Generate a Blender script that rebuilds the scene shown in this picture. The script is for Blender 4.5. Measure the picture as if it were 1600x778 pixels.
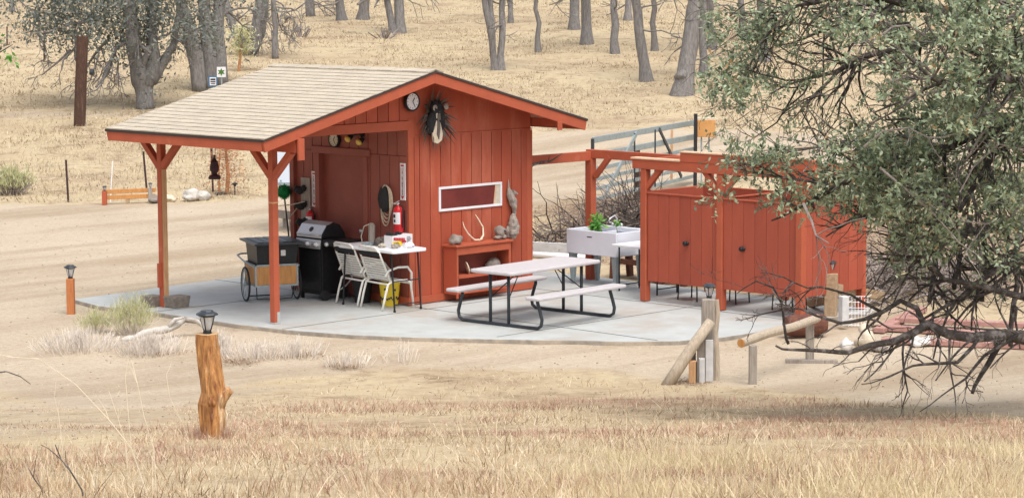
import bpy, math, random
import numpy as np
from mathutils import Vector, Matrix, noise
R = math.radians
rnd = random.Random(7)
scene = bpy.context.scene
for o in list(bpy.data.objects): bpy.data.objects.remove(o)
COL = scene.collection

# ------------------------------------------------------------------ camera
CF, YAW, PIT, ROL = 3717.54, 0.787990684, 0.113106625, -0.00448551
CP = Vector((-20.0910327, -24.4595817, 4.56823173))
F = Vector((math.cos(PIT)*math.sin(YAW), math.cos(PIT)*math.cos(YAW), -math.sin(PIT)))
_R = Vector((math.cos(YAW), -math.sin(YAW), 0)); _U = _R.cross(F)
RT = _R*math.cos(ROL)+_U*math.sin(ROL); UP = -_R*math.sin(ROL)+_U*math.cos(ROL)
cd = bpy.data.cameras.new('camera'); cam = bpy.data.objects.new('camera', cd); COL.objects.link(cam)
cam.matrix_world = Matrix((( RT.x, UP.x, -F.x, CP.x), (RT.y, UP.y, -F.y, CP.y), (RT.z, UP.z, -F.z, CP.z), (0,0,0,1)))
cd.sensor_fit = 'HORIZONTAL'; cd.sensor_width = 36; cd.lens = CF/1600*36; cd.clip_start = .5; cd.clip_end = 2000
scene.camera = cam

# ------------------------------------------------------------------ light
SUN_EL, SUN_AZ = 64, 203        # azimuth measured from +Y towards +X (the sun stands in front of the gable)
w = bpy.data.worlds.new('World'); scene.world = w; w.use_nodes = True
nt = w.node_tree; sky = nt.nodes.new('ShaderNodeTexSky'); sky.sky_type = 'NISHITA'; sky.sun_disc = False
sky.sun_elevation = R(SUN_EL); sky.sun_rotation = R(SUN_AZ); sky.dust_density = 5.0; sky.air_density = 1.0; sky.ozone_density = .6
hs = nt.nodes.new('ShaderNodeHueSaturation'); hs.inputs['Saturation'].default_value = .45
nt.links.new(sky.outputs[0], hs.inputs['Color']); nt.links.new(hs.outputs[0], nt.nodes['Background'].inputs[0]); nt.nodes['Background'].inputs[1].default_value = 0.15
sl = bpy.data.lights.new('sun', 'SUN'); sl.energy = 1.2; sl.angle = R(42); sl.color = (1, .95, .88)
so = bpy.data.objects.new('sun', sl); COL.objects.link(so)
sd = Vector((math.sin(R(SUN_AZ))*math.cos(R(SUN_EL)), math.cos(R(SUN_AZ))*math.cos(R(SUN_EL)), math.sin(R(SUN_EL))))
so.rotation_euler = sd.to_track_quat('Z', 'Y').to_euler(); so.location = (0, 0, 30)
scene.view_settings.view_transform = 'Standard'; scene.view_settings.look = 'None'
scene.view_settings.exposure = 0.60; scene.view_settings.gamma = 1
scene.render.engine = 'CYCLES'

# ------------------------------------------------------------------ terrain
FH = Vector((math.sin(YAW), math.cos(YAW), 0)); RH = Vector((math.cos(YAW), -math.sin(YAW), 0))
def ds(x, y): return (x-CP.x)*FH.x+(y-CP.y)*FH.y, (x-CP.x)*RH.x+(y-CP.y)*RH.y
def soft(v, k): return k*math.log1p(math.exp(min(v/k, 40)))
def terrain(x, y):
    d, s = ds(x, y)
    z = .125*soft(26.2-d, .9) + .066*soft(d-50.5+.06*s, 2.0) - .06
    if d < 5: z = min(z, 2.6)
    a = min(1, max(0, (27.5-d)/4)) + min(1, max(0, (d-49)/8)) + min(1, max(0, (abs(s+2)-12)/6))
    a = min(1, a)
    z += a*(.05*noise.noise(Vector((x*.55, y*.55, 0))) + .16*noise.noise(Vector((x*.12, y*.12, 3)))*min(1, max(.25, (d-50)/20)))
    z += .012*noise.noise(Vector((x*1.7, y*1.7, 1)))*(1 if d < 32 or d > 40 else .3)
    return z
def pray(px, py):
    return F*CF + RT*(px-800) - UP*(py-389)
def onz(px, py, z=0.0):
    d = pray(px, py); return CP + d*((z-CP.z)/d.z)
def onx(px, py, X): d = pray(px, py); return CP + d*((X-CP.x)/d.x)
def ony(px, py, Y): d = pray(px, py); return CP + d*((Y-CP.y)/d.y)
def at(px, py, dep): d = pray(px, py); return CP + d*(dep/CF)     # point at that distance along the view
def hit(px, py):
    d = pray(px, py)/CF; t = 9.0; st = .4
    while t < 170:
        p = CP+d*t
        if p.z < terrain(p.x, p.y):
            a, b = t-st, t
            for _ in range(12):
                m = (a+b)/2; p = CP+d*m
                if p.z < terrain(p.x, p.y): b = m
                else: a = m
            return CP+d*b
        t += st
    return CP+d*170
def gp(x, y, dz=0): return Vector((x, y, terrain(x, y)+dz))
def proj(P):
    v = Vector(P)-CP; wd = v.dot(F); return 800+CF*v.dot(RT)/wd, 389-CF*v.dot(UP)/wd, wd

# ------------------------------------------------------------------ materials
MATS = {}
def mat(name, c1, c2=None, scale=8, rough=.75, bump=0.0, bscale=None, stretch=(1, 1, 1), metal=0, tint=0.0, c3=None, t3=.62, spec=.35, detail=6, trans=0, wood=0):
    m = bpy.data.materials.new(name); m.use_nodes = True; nt = m.node_tree; N = nt.nodes; L = nt.links
    b = N['Principled BSDF']; b.inputs['Roughness'].default_value = rough; b.inputs['Metallic'].default_value = metal
    b.inputs['Specular IOR Level'].default_value = spec
    tc = N.new('ShaderNodeTexCoord'); mp = N.new('ShaderNodeMapping'); mp.inputs['Scale'].default_value = stretch
    L.new(tc.outputs['Object'], mp.inputs[0])
    no = N.new('ShaderNodeTexNoise'); no.inputs['Scale'].default_value = scale; no.inputs['Detail'].default_value = detail; no.inputs['Roughness'].default_value = .62
    L.new(mp.outputs[0], no.inputs[0])
    c2 = c2 or tuple(v*.85 for v in c1)
    cr = N.new('ShaderNodeValToRGB'); e = cr.color_ramp.elements
    e[0].position = .34; e[0].color = (*c1, 1); e[1].position = .66; e[1].color = (*c2, 1)
    L.new(no.outputs[0], cr.inputs[0]); out = cr.outputs[0]
    if c3:
        n2 = N.new('ShaderNodeTexNoise'); n2.inputs['Scale'].default_value = scale*.31; n2.inputs['Detail'].default_value = 8; n2.inputs['Roughness'].default_value = .7
        L.new(mp.outputs[0], n2.inputs[0])
        r2 = N.new('ShaderNodeValToRGB'); r2.color_ramp.elements[0].position = t3-.05; r2.color_ramp.elements[1].position = t3+.08
        L.new(n2.outputs[0], r2.inputs[0])
        mx = N.new('ShaderNodeMixRGB'); L.new(r2.outputs[0], mx.inputs[0]); L.new(out, mx.inputs[1]); mx.inputs[2].default_value = (*c3, 1); out = mx.outputs[0]
    if tint:
        at_ = N.new('ShaderNodeAttribute'); at_.attribute_name = 'tint'
        mr = N.new('ShaderNodeMapRange'); mr.inputs['To Min'].default_value = 1-tint; mr.inputs['To Max'].default_value = 1+tint
        L.new(at_.outputs['Fac'], mr.inputs[0])
        ml = N.new('ShaderNodeVectorMath'); ml.operation = 'SCALE'; L.new(out, ml.inputs[0]); L.new(mr.outputs[0], ml.inputs['Scale']); out = ml.outputs[0]
    L.new(out, b.inputs['Base Color'])
    if bump:
        bp = N.new('ShaderNodeBump'); bp.inputs['Strength'].default_value = bump; bp.inputs['Distance'].default_value = .02
        nb = N.new('ShaderNodeTexNoise'); nb.inputs['Scale'].default_value = bscale or scale*2; nb.inputs['Detail'].default_value = 8
        L.new(mp.outputs[0], nb.inputs[0]); L.new(nb.outputs[0], bp.inputs['Height']); L.new(bp.outputs[0], b.inputs['Normal'])
    if trans:
        b.inputs['Transmission Weight'].default_value = trans; b.inputs['IOR'].default_value = 1.45
    MATS[name] = m; return m
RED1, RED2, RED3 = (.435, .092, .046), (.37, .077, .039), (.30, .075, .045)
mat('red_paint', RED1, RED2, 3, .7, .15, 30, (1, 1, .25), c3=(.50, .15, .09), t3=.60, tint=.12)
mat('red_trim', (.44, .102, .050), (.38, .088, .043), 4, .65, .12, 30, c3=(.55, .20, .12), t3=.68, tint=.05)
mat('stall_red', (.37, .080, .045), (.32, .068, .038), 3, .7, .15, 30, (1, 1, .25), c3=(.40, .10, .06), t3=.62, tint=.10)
mat('red_shaded', (.29, .085, .062), (.25, .072, .052), 3, .6, .08)  # darkened red: shade under the porch roof is put into this colour
mat('groove', (.12, .03, .02), None, 5, .9)
mat('tan_edge', (.72, .50, .34), (.62, .40, .26), 9, .8)
mat('shingle', (.49, .435, .35), (.42, .37, .295), 22, .95, .3, 90, tint=.06, c3=(.40, .345, .285), t3=.62)
mat('roof_edge', (.06, .045, .04), None, 10, .9)
mat('concrete', (.45, .475, .468), (.39, .415, .408), 2.2, .8, .2, 60, c3=(.385, .365, .33), t3=.55)
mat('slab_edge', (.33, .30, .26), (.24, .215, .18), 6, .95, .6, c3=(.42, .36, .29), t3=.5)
mat('concrete_joint', (.19, .19, .18), None, 9, .95)
mat('grey_plastic', (.52, .50, .51), (.47, .45, .46), 14, .55, .12, 90)
mat('bench_edge', (.40, .38, .39), None, 30, .6)
mat('white_plastic', (.80, .81, .84), (.76, .77, .80), 6, .4)
mat('sink_white', (.70, .73, .80), (.66, .69, .76), 4, .35)
mat('dark_steel', (.035, .045, .055), (.02, .025, .03), 20, .4, spec=.5)
mat('black', (.012, .012, .014), (.02, .02, .022), 20, .45)
mat('black_matte', (.02, .02, .022), (.03, .03, .032), 20, .85)
mat('steel', (.66, .66, .67), (.58, .58, .59), 30, .32, metal=.6)
mat('galv', (.36, .43, .45), (.27, .33, .35), 12, .45, metal=.35, c3=(.30, .33, .33), t3=.62)
mat('chair_white', (.84, .83, .78), (.78, .76, .70), 10, .5)
mat('ply', (.58, .29, .10), (.44, .20, .065), 6, .6, .1, 40, (6, 6, .8))
mat('yellow', (.80, .60, .04), (.75, .54, .03), 4, .45)
mat('fire_red', (.55, .02, .025), (.45, .015, .02), 5, .35)
mat('sign_white', (.72, .72, .74), (.66, .66, .68), 20, .5)
mat('red_ink', (.5, .03, .04), None, 5, .6)
mat('dark_ink', (.03, .03, .05), None, 5, .6)
mat('green_ink', (.06, .16, .03), None, 5, .6)
mat('blue_ink', (.05, .16, .30), None, 5, .6)
mat('cream', (.62, .58, .48), (.52, .47, .36), 15, .6)
mat('bulb', (.75, .55, .12), (.65, .48, .1), 9, .3)
mat('grey_wood', (.42, .375, .33), (.26, .225, .195), 7, .9, .5, 30, (8, 8, .7), c3=(.17, .14, .12), t3=.64)
mat('pale_wood', (.52, .44, .345), (.36, .295, .225), 7, .9, .4, 30, (7, 7, .8), c3=(.30, .23, .17), t3=.66)
mat('new_wood', (.60, .37, .20), (.46, .26, .13), 7, .85, .3, 30, (7, 7, .8))
mat('rail_wood', (.46, .34, .22), (.33, .23, .14), 6, .85, .3, 30, (4, 4, 4), c3=(.24, .16, .10), t3=.62)
mat('orange_post', (.52, .20, .075), (.40, .14, .05), 8, .8, .3, 30, (6, 6, .7))
mat('white_board', (.62, .62, .62), (.5, .5, .5), 9, .8, .2)
mat('stump_wood', (.58, .29, .10), (.17, .055, .018), 6, .6, 1.0, 14, (4, 4, .8), c3=(.70, .52, .32), t3=.58)
mat('stump_cut', (.60, .42, .24), (.48, .30, .15), 20, .8, .2)
mat('bark', (.20, .175, .155), (.10, .085, .075), 9, .95, 1.0, 22, (3, 3, .55), c3=(.30, .27, .25), t3=.6)
mat('bark_far', (.26, .245, .235), (.14, .13, .125), 7, .95, 1.0, 16, (3, 3, .6), c3=(.30, .285, .27), t3=.6, tint=.15)
mat('bark_dark', (.105, .088, .08), (.05, .042, .038), 30, .95, .5, 60, c3=(.24, .215, .20), t3=.55, tint=.5)
mat('twig_grey', (.30, .26, .24), (.17, .145, .13), 20, .95, tint=.5)
mat('brush', (.19, .155, .135), (.09, .072, .062), 9, .95, tint=.7)
mat('white_twig', (.74, .68, .62), (.60, .53, .46), 20, .95, tint=.25)
mat('stone', (.30, .265, .235), (.20, .17, .15), 12, .9, .8, 25, c3=(.36, .33, .30))
mat('white_stone', (.72, .70, .68), (.58, .55, .52), 6, .85, .6, 14, c3=(.40, .36, .33), t3=.64)
mat('pale_stone', (.58, .56, .52), (.42, .40, .36), 5, .9, .8, 14, c3=(.26, .22, .18), t3=.58)
mat('bone', (.72, .64, .50), (.60, .50, .37), 15, .7)
mat('rust', (.17, .07, .045), (.10, .04, .03), 12, .9, .4, c3=(.24, .11, .06))
mat('iron', (.055, .022, .026), (.03, .015, .018), 12, .7)
mat('pink_board', (.44, .25, .215), (.34, .18, .155), 8, .8, .2, c3=(.58, .42, .38))
mat('trailer', (.62, .70, .80), (.58, .66, .76), 1.5, .3)
mat('utility_box', (.62, .33, .12), (.52, .26, .09), 6, .7, .1)
mat('pole', (.115, .062, .042), (.05, .026, .02), 8, .95, .8, 24, (9, 9, .5), c3=(.17, .115, .085), t3=.6)
mat('block', (.27, .235, .20), (.18, .155, .13), 15, .95, .6)
mat('duster', (.01, .20, .055), (.02, .28, .08), 60, .95, .8, 70)
mat('rope', (.48, .40, .30), (.35, .28, .2), 40, .95)
mat('rubber', (.03, .03, .032), None, 30, .8)
mat('orange_stuff', (.50, .26, .13), (.38, .17, .08), 40, .9, tint=.5)
mat('glass_pane', (.20, .05, .045), (.15, .04, .036), 3, .12, spec=.8)
mat('lens', (.88, .88, .88), None, 5, .25, trans=.55)
mat('tray', (.07, .10, .13), None, 5, .2, spec=.7)

def leafmat(name, cols, trans=.25, rough=.55):
    m = bpy.data.materials.new(name); m.use_nodes = True; nt = m.node_tree; N = nt.nodes; L = nt.links; b = N['Principled BSDF']
    a = N.new('ShaderNodeAttribute'); a.attribute_name = 'tint'
    cr = N.new('ShaderNodeValToRGB'); els = cr.color_ramp.elements
    els[0].color = (*cols[0], 1); els[1].color = (*cols[-1], 1)
    for i, c in enumerate(cols[1:-1]): e = els.new((i+1)/(len(cols)-1)); e.color = (*c, 1)
    L.new(a.outputs['Fac'], cr.inputs[0]); L.new(cr.outputs[0], b.inputs['Base Color'])
    b.inputs['Roughness'].default_value = rough; b.inputs['Specular IOR Level'].default_value = .3
    if trans:
        tr = N.new('ShaderNodeBsdfTranslucent'); ms = N.new('ShaderNodeMixShader'); ms.inputs[0].default_value = trans
        L.new(cr.outputs[0], tr.inputs[0]); L.new(b.outputs[0], ms.inputs[1]); L.new(tr.outputs[0], ms.inputs[2])
        L.new(ms.outputs[0], N['Material Output'].inputs[0])
    MATS[name] = m
leafmat('oak_leaf', [(.11, .145, .10), (.20, .25, .165), (.30, .37, .235), (.38, .46, .30), (.50, .56, .40), (.48, .32, .17)])
leafmat('far_leaf', [(.10, .12, .11), (.15, .17, .15), (.21, .23, .20), (.28, .29, .24)], .15)
leafmat('plant_leaf', [(.05, .20, .03), (.12, .32, .05), (.25, .45, .10)])
leafmat('grass_near', [(.17, .105, .065), (.44, .31, .19), (.62, .49, .32), (.82, .72, .55), (.60, .43, .27)], .3, .8)
leafmat('grass_red', [(.26, .14, .10), (.45, .28, .21), (.60, .43, .33), (.50, .27, .20)], .3, .8)
leafmat('grass_gold', [(.50, .39, .24), (.68, .57, .36), (.78, .69, .48), (.68, .58, .33)], .3, .8)
leafmat('grass_far', [(.26, .195, .13), (.42, .335, .225), (.56, .46, .315), (.68, .59, .44)], .2, .9)
leafmat('rabbit_leaf', [(.36, .40, .18), (.52, .54, .27), (.62, .60, .36), (.68, .64, .46)], .25)
leafmat('yucca', [(.03, .025, .022), (.10, .08, .065), (.17, .14, .12)], .1)
leafmat('litter', [(.16, .10, .065), (.30, .20, .13), (.44, .33, .22)], .0, .95)

# ground: dirt, straw and litter blended by the 'dirt' and 'litter' attributes
def ground_mat():
    m = bpy.data.materials.new('ground_mat'); m.use_nodes = True; nt = m.node_tree; N = nt.nodes; L = nt.links; b = N['Principled BSDF']
    b.inputs['Roughness'].default_value = .95; b.inputs['Specular IOR Level'].default_value = .1
    tc = N.new('ShaderNodeTexCoord')
    def nz(s, d=8, r=.65, st=None):
        n = N.new('ShaderNodeTexNoise'); n.inputs['Scale'].default_value = s; n.inputs['Detail'].default_value = d; n.inputs['Roughness'].default_value = r
        if st:
            mp = N.new('ShaderNodeMapping'); mp.inputs['Scale'].default_value = st; mp.inputs['Rotation'].default_value = (0, 0, YAW); L.new(tc.outputs['Object'], mp.inputs[0]); L.new(mp.outputs[0], n.inputs[0])
        else: L.new(tc.outputs['Object'], n.inputs[0])
        return n.outputs[0]
    def ramp(f, *st):
        r = N.new('ShaderNodeValToRGB'); e = r.color_ramp.elements
        e[0].position, e[0].color = st[0][0], (*st[0][1], 1); e[1].position, e[1].color = st[-1][0], (*st[-1][1], 1)
        for p, c in st[1:-1]: q = e.new(p); q.color = (*c, 1)
        L.new(f, r.inputs[0]); return r.outputs[0]
    def mix(f, a, c):
        x = N.new('ShaderNodeMixRGB'); L.new(f, x.inputs[0]); L.new(a, x.inputs[1]); L.new(c, x.inputs[2]); return x.outputs[0]
    dirt = ramp(nz(.35, 10, .6, (1, 1, 1)), (.3, (.37, .30, .215)), (.5, (.455, .38, .28)), (.7, (.52, .45, .35)))
    fine = ramp(nz(14, 6, .7), (.3, (.36, .29, .21)), (.7, (.57, .49, .39)))
    x = N.new('ShaderNodeMixRGB'); x.inputs[0].default_value = .5; L.new(dirt, x.inputs[1]); L.new(fine, x.inputs[2]); dirt = x.outputs[0]
    ruts = ramp(nz(.55, 6, .6, (.16, 1.3, 1)), (.38, (.60, .53, .45)), (.55, (1, 1, 1)))
    x = N.new('ShaderNodeMixRGB'); x.blend_type = 'MULTIPLY'; x.inputs[0].default_value = .55; L.new(dirt, x.inputs[1]); L.new(ruts, x.inputs[2]); dirt = x.outputs[0]
    spk = ramp(nz(42, 3, .6), (.33, (.40, .33, .28)), (.42, (1, 1, 1)))
    x = N.new('ShaderNodeMixRGB'); x.blend_type = 'MULTIPLY'; x.inputs[0].default_value = .5; L.new(dirt, x.inputs[1]); L.new(spk, x.inputs[2]); dirt = x.outputs[0]
    straw = ramp(nz(5, 12, .8), (.30, (.22, .16, .10)), (.42, (.42, .33, .215)), (.56, (.55, .46, .305)), (.74, (.65, .56, .405)))
    st2 = ramp(nz(.28, 9, .7), (.36, (.36, .265, .185)), (.46, (.52, .42, .29)), (.58, (.60, .51, .35)), (.70, (.42, .33, .23)))
    x = N.new('ShaderNodeMixRGB'); x.inputs[0].default_value = .5; L.new(straw, x.inputs[1]); L.new(st2, x.inputs[2]); straw = x.outputs[0]
    pat = ramp(nz(.9, 12, .8), (.38, (.50, .44, .39)), (.48, (1, 1, 1)), (.60, (1, .98, .94)), (.68, (.70, .65, .60)))
    x = N.new('ShaderNodeMixRGB'); x.blend_type = 'MULTIPLY'; x.inputs[0].default_value = .8; L.new(straw, x.inputs[1]); L.new(pat, x.inputs[2]); straw = x.outputs[0]
    x = N.new('ShaderNodeMixRGB'); x.blend_type = 'MULTIPLY'; x.inputs[0].default_value = 1; L.new(straw, x.inputs[1]); x.inputs[2].default_value = (.86, .85, .84, 1); straw = x.outputs[0]
    lit = ramp(nz(9, 12, .85), (.35, (.13, .085, .06)), (.5, (.32, .23, .16)), (.65, (.50, .40, .29)))
    ad = N.new('ShaderNodeAttribute'); ad.attribute_name = 'dirt'; al = N.new('ShaderNodeAttribute'); al.attribute_name = 'litter'
    def edge(a, sc, amp):
        mt = N.new('ShaderNodeMath'); mt.operation = 'MULTIPLY_ADD'; L.new(nz(sc, 8, .75), mt.inputs[0]); mt.inputs[1].default_value = amp; L.new(a.outputs['Fac'], mt.inputs[2])
        r = N.new('ShaderNodeMapRange'); r.inputs['From Min'].default_value = amp*.5+.38; r.inputs['From Max'].default_value = amp*.5+.62; L.new(mt.outputs[0], r.inputs[0]); return r.outputs[0]
    c = mix(edge(ad, 1.6, .9), straw, dirt); c = mix(edge(al, 3, 1.3), c, lit)
    L.new(c, b.inputs['Base Color'])
    bp = N.new('ShaderNodeBump'); bp.inputs['Strength'].default_value = .6; bp.inputs['Distance'].default_value = .03
    L.new(nz(11, 10, .75), bp.inputs['Height']); L.new(bp.outputs[0], b.inputs['Normal'])
    MATS['ground'] = m
ground_mat()

# ------------------------------------------------------------------ mesh building
def basis(d):
    d = d.normalized(); a = Vector((0, 0, 1)) if abs(d.z) < .95 else Vector((1, 0, 0))
    u = d.cross(a).normalized(); return u, d.cross(u).normalized()
class MB:
    def __init__(s): s.v = []; s.f = []; s.m = []; s.t = []; s.tv = .5
    def add(s, vs, fs, mi=0):
        o = len(s.v); s.v += [tuple(x) for x in vs]; s.t += [s.tv]*len(vs)
        s.f += [tuple(i+o for i in f) for f in fs]; s.m += [mi]*len(fs)
    def hexa(s, p, mi=0):   # 8 points: bottom 4 ccw, top 4 ccw
        s.add(p, [(3,2,1,0), (4,5,6,7), (0,1,5,4), (1,2,6,5), (2,3,7,6), (3,0,4,7)], mi)
    def box(s, x0, x1, y0, y1, z0, z1, mi=0):
        s.hexa([(x0,y0,z0),(x1,y0,z0),(x1,y1,z0),(x0,y1,z0),(x0,y0,z1),(x1,y0,z1),(x1,y1,z1),(x0,y1,z1)], mi)
    def obox(s, c, ax, ay, az, sx, sy, sz, mi=0):  # oriented box, c = centre
        c = Vector(c); ax = Vector(ax).normalized()*sx/2; ay = Vector(ay).normalized()*sy/2; az = Vector(az).normalized()*sz/2
        s.hexa([c-ax-ay-az, c+ax-ay-az, c+ax+ay-az, c-ax+ay-az, c-ax-ay+az, c+ax-ay+az, c+ax+ay+az, c-ax+ay+az], mi)
    def beam(s, p, q, wd, h, up=(0, 0, 1), mi=0):
        p = Vector(p); q = Vector(q); d = (q-p); up = Vector(up); sd_ = d.cross(up).normalized(); u = sd_.cross(d).normalized()
        s.obox((p+q)/2, d, sd_, u, d.length, wd, h, mi)
    def tube(s, pts, rad, n=8, mi=0, cap=True):
        pts = [Vector(p) for p in pts]
        if not hasattr(rad, '__len__'): rad = [rad]*len(pts)
        vs = []; u = None
        for i, p in enumerate(pts):
            d = (pts[min(i+1, len(pts)-1)]-pts[max(i-1, 0)])
            if d.length < 1e-9: d = Vector((0, 0, 1))
            d.normalize()
            if u is None: u, v_ = basis(d)
            else:
                u = (u-d*u.dot(d)); u = u.normalized() if u.length > 1e-6 else basis(d)[0]; v_ = d.cross(u)
            for k in range(n):
                a = 2*math.pi*k/n; vs.append(p+(u*math.cos(a)+v_*math.sin(a))*rad[i])
        fs = [(i*n+k, i*n+(k+1) % n, (i+1)*n+(k+1) % n, (i+1)*n+k) for i in range(len(pts)-1) for k in range(n)]
        if cap: fs += [tuple(range(n-1, -1, -1)), tuple((len(pts)-1)*n+k for k in range(n))]
        s.add(vs, fs, mi)
    def cyl(s, p, q, r0, r1=None, n=14, mi=0): s.tube([p, q], [r0, r0 if r1 is None else r1], n, mi)
    def lathe(s, prof, c, n=20, axis='Z', mi=0, ax=None):
        c = Vector(c); d = Vector(ax) if ax is not None else Vector((0, 0, 1)); u, v_ = basis(d); d = d.normalized()
        vs = []
        for r, h in prof:
            for k in range(n):
                a = 2*math.pi*k/n; vs.append(c+d*h+(u*math.cos(a)+v_*math.sin(a))*r)
        fs = [(i*n+k, i*n+(k+1) % n, (i+1)*n+(k+1) % n, (i+1)*n+k) for i in range(len(prof)-1) for k in range(n)]
        fs += [tuple(range(n-1, -1, -1)), tuple((len(prof)-1)*n+k for k in range(n))]
        s.add(vs, fs, mi)
    def blob(s, c, rx, ry, rz, amp=.15, seed=0, nu=14, nv=9, mi=0, fr=1.6, rot=0):
        c = Vector(c); vs = []; cr, sr = math.cos(rot), math.sin(rot)
        for i in range(nv+1):
            th = math.pi*i/nv
            for k in range(nu):
                ph = 2*math.pi*k/nu; d = Vector((math.sin(th)*math.cos(ph), math.sin(th)*math.sin(ph), math.cos(th)))
                f = 1+amp*noise.noise(d*fr+Vector((seed*7.1, seed, 0)))*2
                x, y = d.x*rx*f, d.y*ry*f
                vs.append(c+Vector((x*cr-y*sr, x*sr+y*cr, d.z*rz*f)))
        s.add(vs, [(i*nu+k, (i+1)*nu+k, (i+1)*nu+(k+1) % nu, i*nu+(k+1) % nu) for i in range(nv) for k in range(nu)], mi)
    def prism(s, poly, dvec, mi=0):  # planar polygon extruded by dvec
        n = len(poly); dvec = Vector(dvec); a = [Vector(p) for p in poly]; b = [p+dvec for p in a]
        s.add(a+b, [tuple(range(n-1, -1, -1)), tuple(range(n, 2*n))]+[(i, (i+1) % n, n+(i+1) % n, n+i) for i in range(n)], mi)
    def leaf(s, p, d, nrm, ln, wd, mi=0):
        p = Vector(p); d = Vector(d).normalized(); sd_ = d.cross(nrm)
        sd_ = sd_.normalized() if sd_.length > 1e-5 else basis(d)[0]
        s.add([p, p+d*ln*.45+sd_*wd/2, p+d*ln, p+d*ln*.45-sd_*wd/2], [(0, 1, 2, 3)], mi)
    def build(s, name, mats, parent=None, local=False, smooth=False, bevel=0, bseg=2):
        if isinstance(mats, str): mats = [mats]
        org = Vector((0, 0, 0))
        if parent is not None and not local: org = worg(parent)
        me = bpy.data.meshes.new(name)
        me.from_pydata([tuple(Vector(v)-org) for v in s.v], [], s.f)
        for mn in mats: me.materials.append(MATS[mn])
        me.polygons.foreach_set('material_index', s.m)
        if smooth: me.polygons.foreach_set('use_smooth', [True]*len(s.f))
        a = me.attributes.new('tint', 'FLOAT', 'POINT'); a.data.foreach_set('value', s.t)
        me.update()
        o = bpy.data.objects.new(name, me); COL.objects.link(o)
        if parent is not None: o.parent = parent
        if bevel:
            bm = o.modifiers.new('bevel', 'BEVEL'); bm.width = bevel; bm.segments = bseg; bm.limit_method = 'ANGLE'; bm.angle_limit = R(40)
        if smooth and hasattr(me, 'shade_smooth') and smooth != 'all':
            pass
        return o
def worg(o):
    p = Vector(o.location)
    while o.parent: o = o.parent; p = p+Vector(o.location)
    return p
def tag(o, label=None, cat=None, group=None, kind=None):
    if label: o['label'] = label
    if cat: o['category'] = cat
    if group: o['group'] = group
    if kind: o['kind'] = kind
    return o
def thing(name, loc, label, cat, group=None, rz=0):
    o = bpy.data.objects.new(name, None); COL.objects.link(o); o.location = loc; o.rotation_euler.z = rz; o.empty_display_size = .2
    return tag(o, label, cat, group)
def kids(o): return [c for c in bpy.data.objects if c.parent == o]
def dup(root, loc, rz=None, label=None, group=None):
    r = root.copy(); COL.objects.link(r); r.location = loc
    if rz is not None: r.rotation_euler.z = rz
    if label: r['label'] = label
    if group: r['group'] = group
    for ch in kids(root):
        c = ch.copy(); COL.objects.link(c); c.parent = r
        for g in kids(ch):
            d = g.copy(); COL.objects.link(d); d.parent = c
    return r
def text(name, s, size, org, right, up, m, parent, align='CENTER', ext=.0015, spacing=1.0, line=.85, off=.003):
    cu = bpy.data.curves.new(name, 'FONT'); cu.body = s; cu.size = size; cu.align_x = align; cu.align_y = 'CENTER'; cu.extrude = ext; cu.space_line = line; cu.space_character = spacing
    to = bpy.data.objects.new(name, cu); me = bpy.data.meshes.new_from_object(to); bpy.data.objects.remove(to)
    r = Vector(right).normalized(); u = Vector(up).normalized(); n = r.cross(u)
    M = Matrix(((r.x, u.x, n.x, 0), (r.y, u.y, n.y, 0), (r.z, u.z, n.z, 0), (0, 0, 0, 1)))
    M.translation = Vector(org)+n*off-worg(parent)
    me.transform(M); me.materials.clear(); me.materials.append(MATS[m])
    o = bpy.data.objects.new(name, me); COL.objects.link(o); o.parent = parent; return o
def ribbons(name, mname, P, D, Ln, Wd, tint, bend=None, parent=None, segs=2):
    """many thin blades: P base points (n,3), D unit directions, Ln lengths, Wd widths"""
    n = len(P); rg = np.random.default_rng(5)
    ang = rg.uniform(0, 2*np.pi, n); S = np.stack([np.cos(ang), np.sin(ang), np.zeros(n)], 1)
    if bend is None: bend = np.zeros((n, 3))
    V = np.zeros((n, 2*segs+1, 3))
    for i in range(segs):
        t = i/segs; c = P+D*(Ln*t)[:, None]+bend*(Ln*t*t)[:, None]; wv = S*(Wd*(1-.6*t)/2)[:, None]
        V[:, 2*i] = c-wv; V[:, 2*i+1] = c+wv
    V[:, 2*segs] = P+D*Ln[:, None]+bend*Ln[:, None]
    k = 2*segs+1; base = (np.arange(n)*k)[:, None]
    quads = np.concatenate([base+np.array([[2*i, 2*i+1, 2*i+3, 2*i+2]]) for i in range(segs-1)], 1).reshape(-1) if segs > 1 else np.zeros(0, int)
    tri = (base+np.array([[2*segs-2, 2*segs-1, 2*segs]])).reshape(-1)
    nq, ntr = n*(segs-1), n
    me = bpy.data.meshes.new(name); me.vertices.add(n*k); me.vertices.foreach_set('co', V.reshape(-1))
    me.loops.add(nq*4+ntr*3); me.loops.foreach_set('vertex_index', np.concatenate([quads, tri]).astype(np.int32))
    me.polygons.add(nq+ntr)
    ls = np.concatenate([np.arange(nq)*4, nq*4+np.arange(ntr)*3]).astype(np.int32); me.polygons.foreach_set('loop_start', ls)
    a = me.attributes.new('tint', 'FLOAT', 'POINT'); a.data.foreach_set('value', np.repeat(tint, k).astype(np.float32))
    me.materials.append(MATS[mname]); me.update(calc_edges=True); me.validate()
    o = bpy.data.objects.new(name, me); COL.objects.link(o)
    if parent: o.parent = parent
    return o

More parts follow.
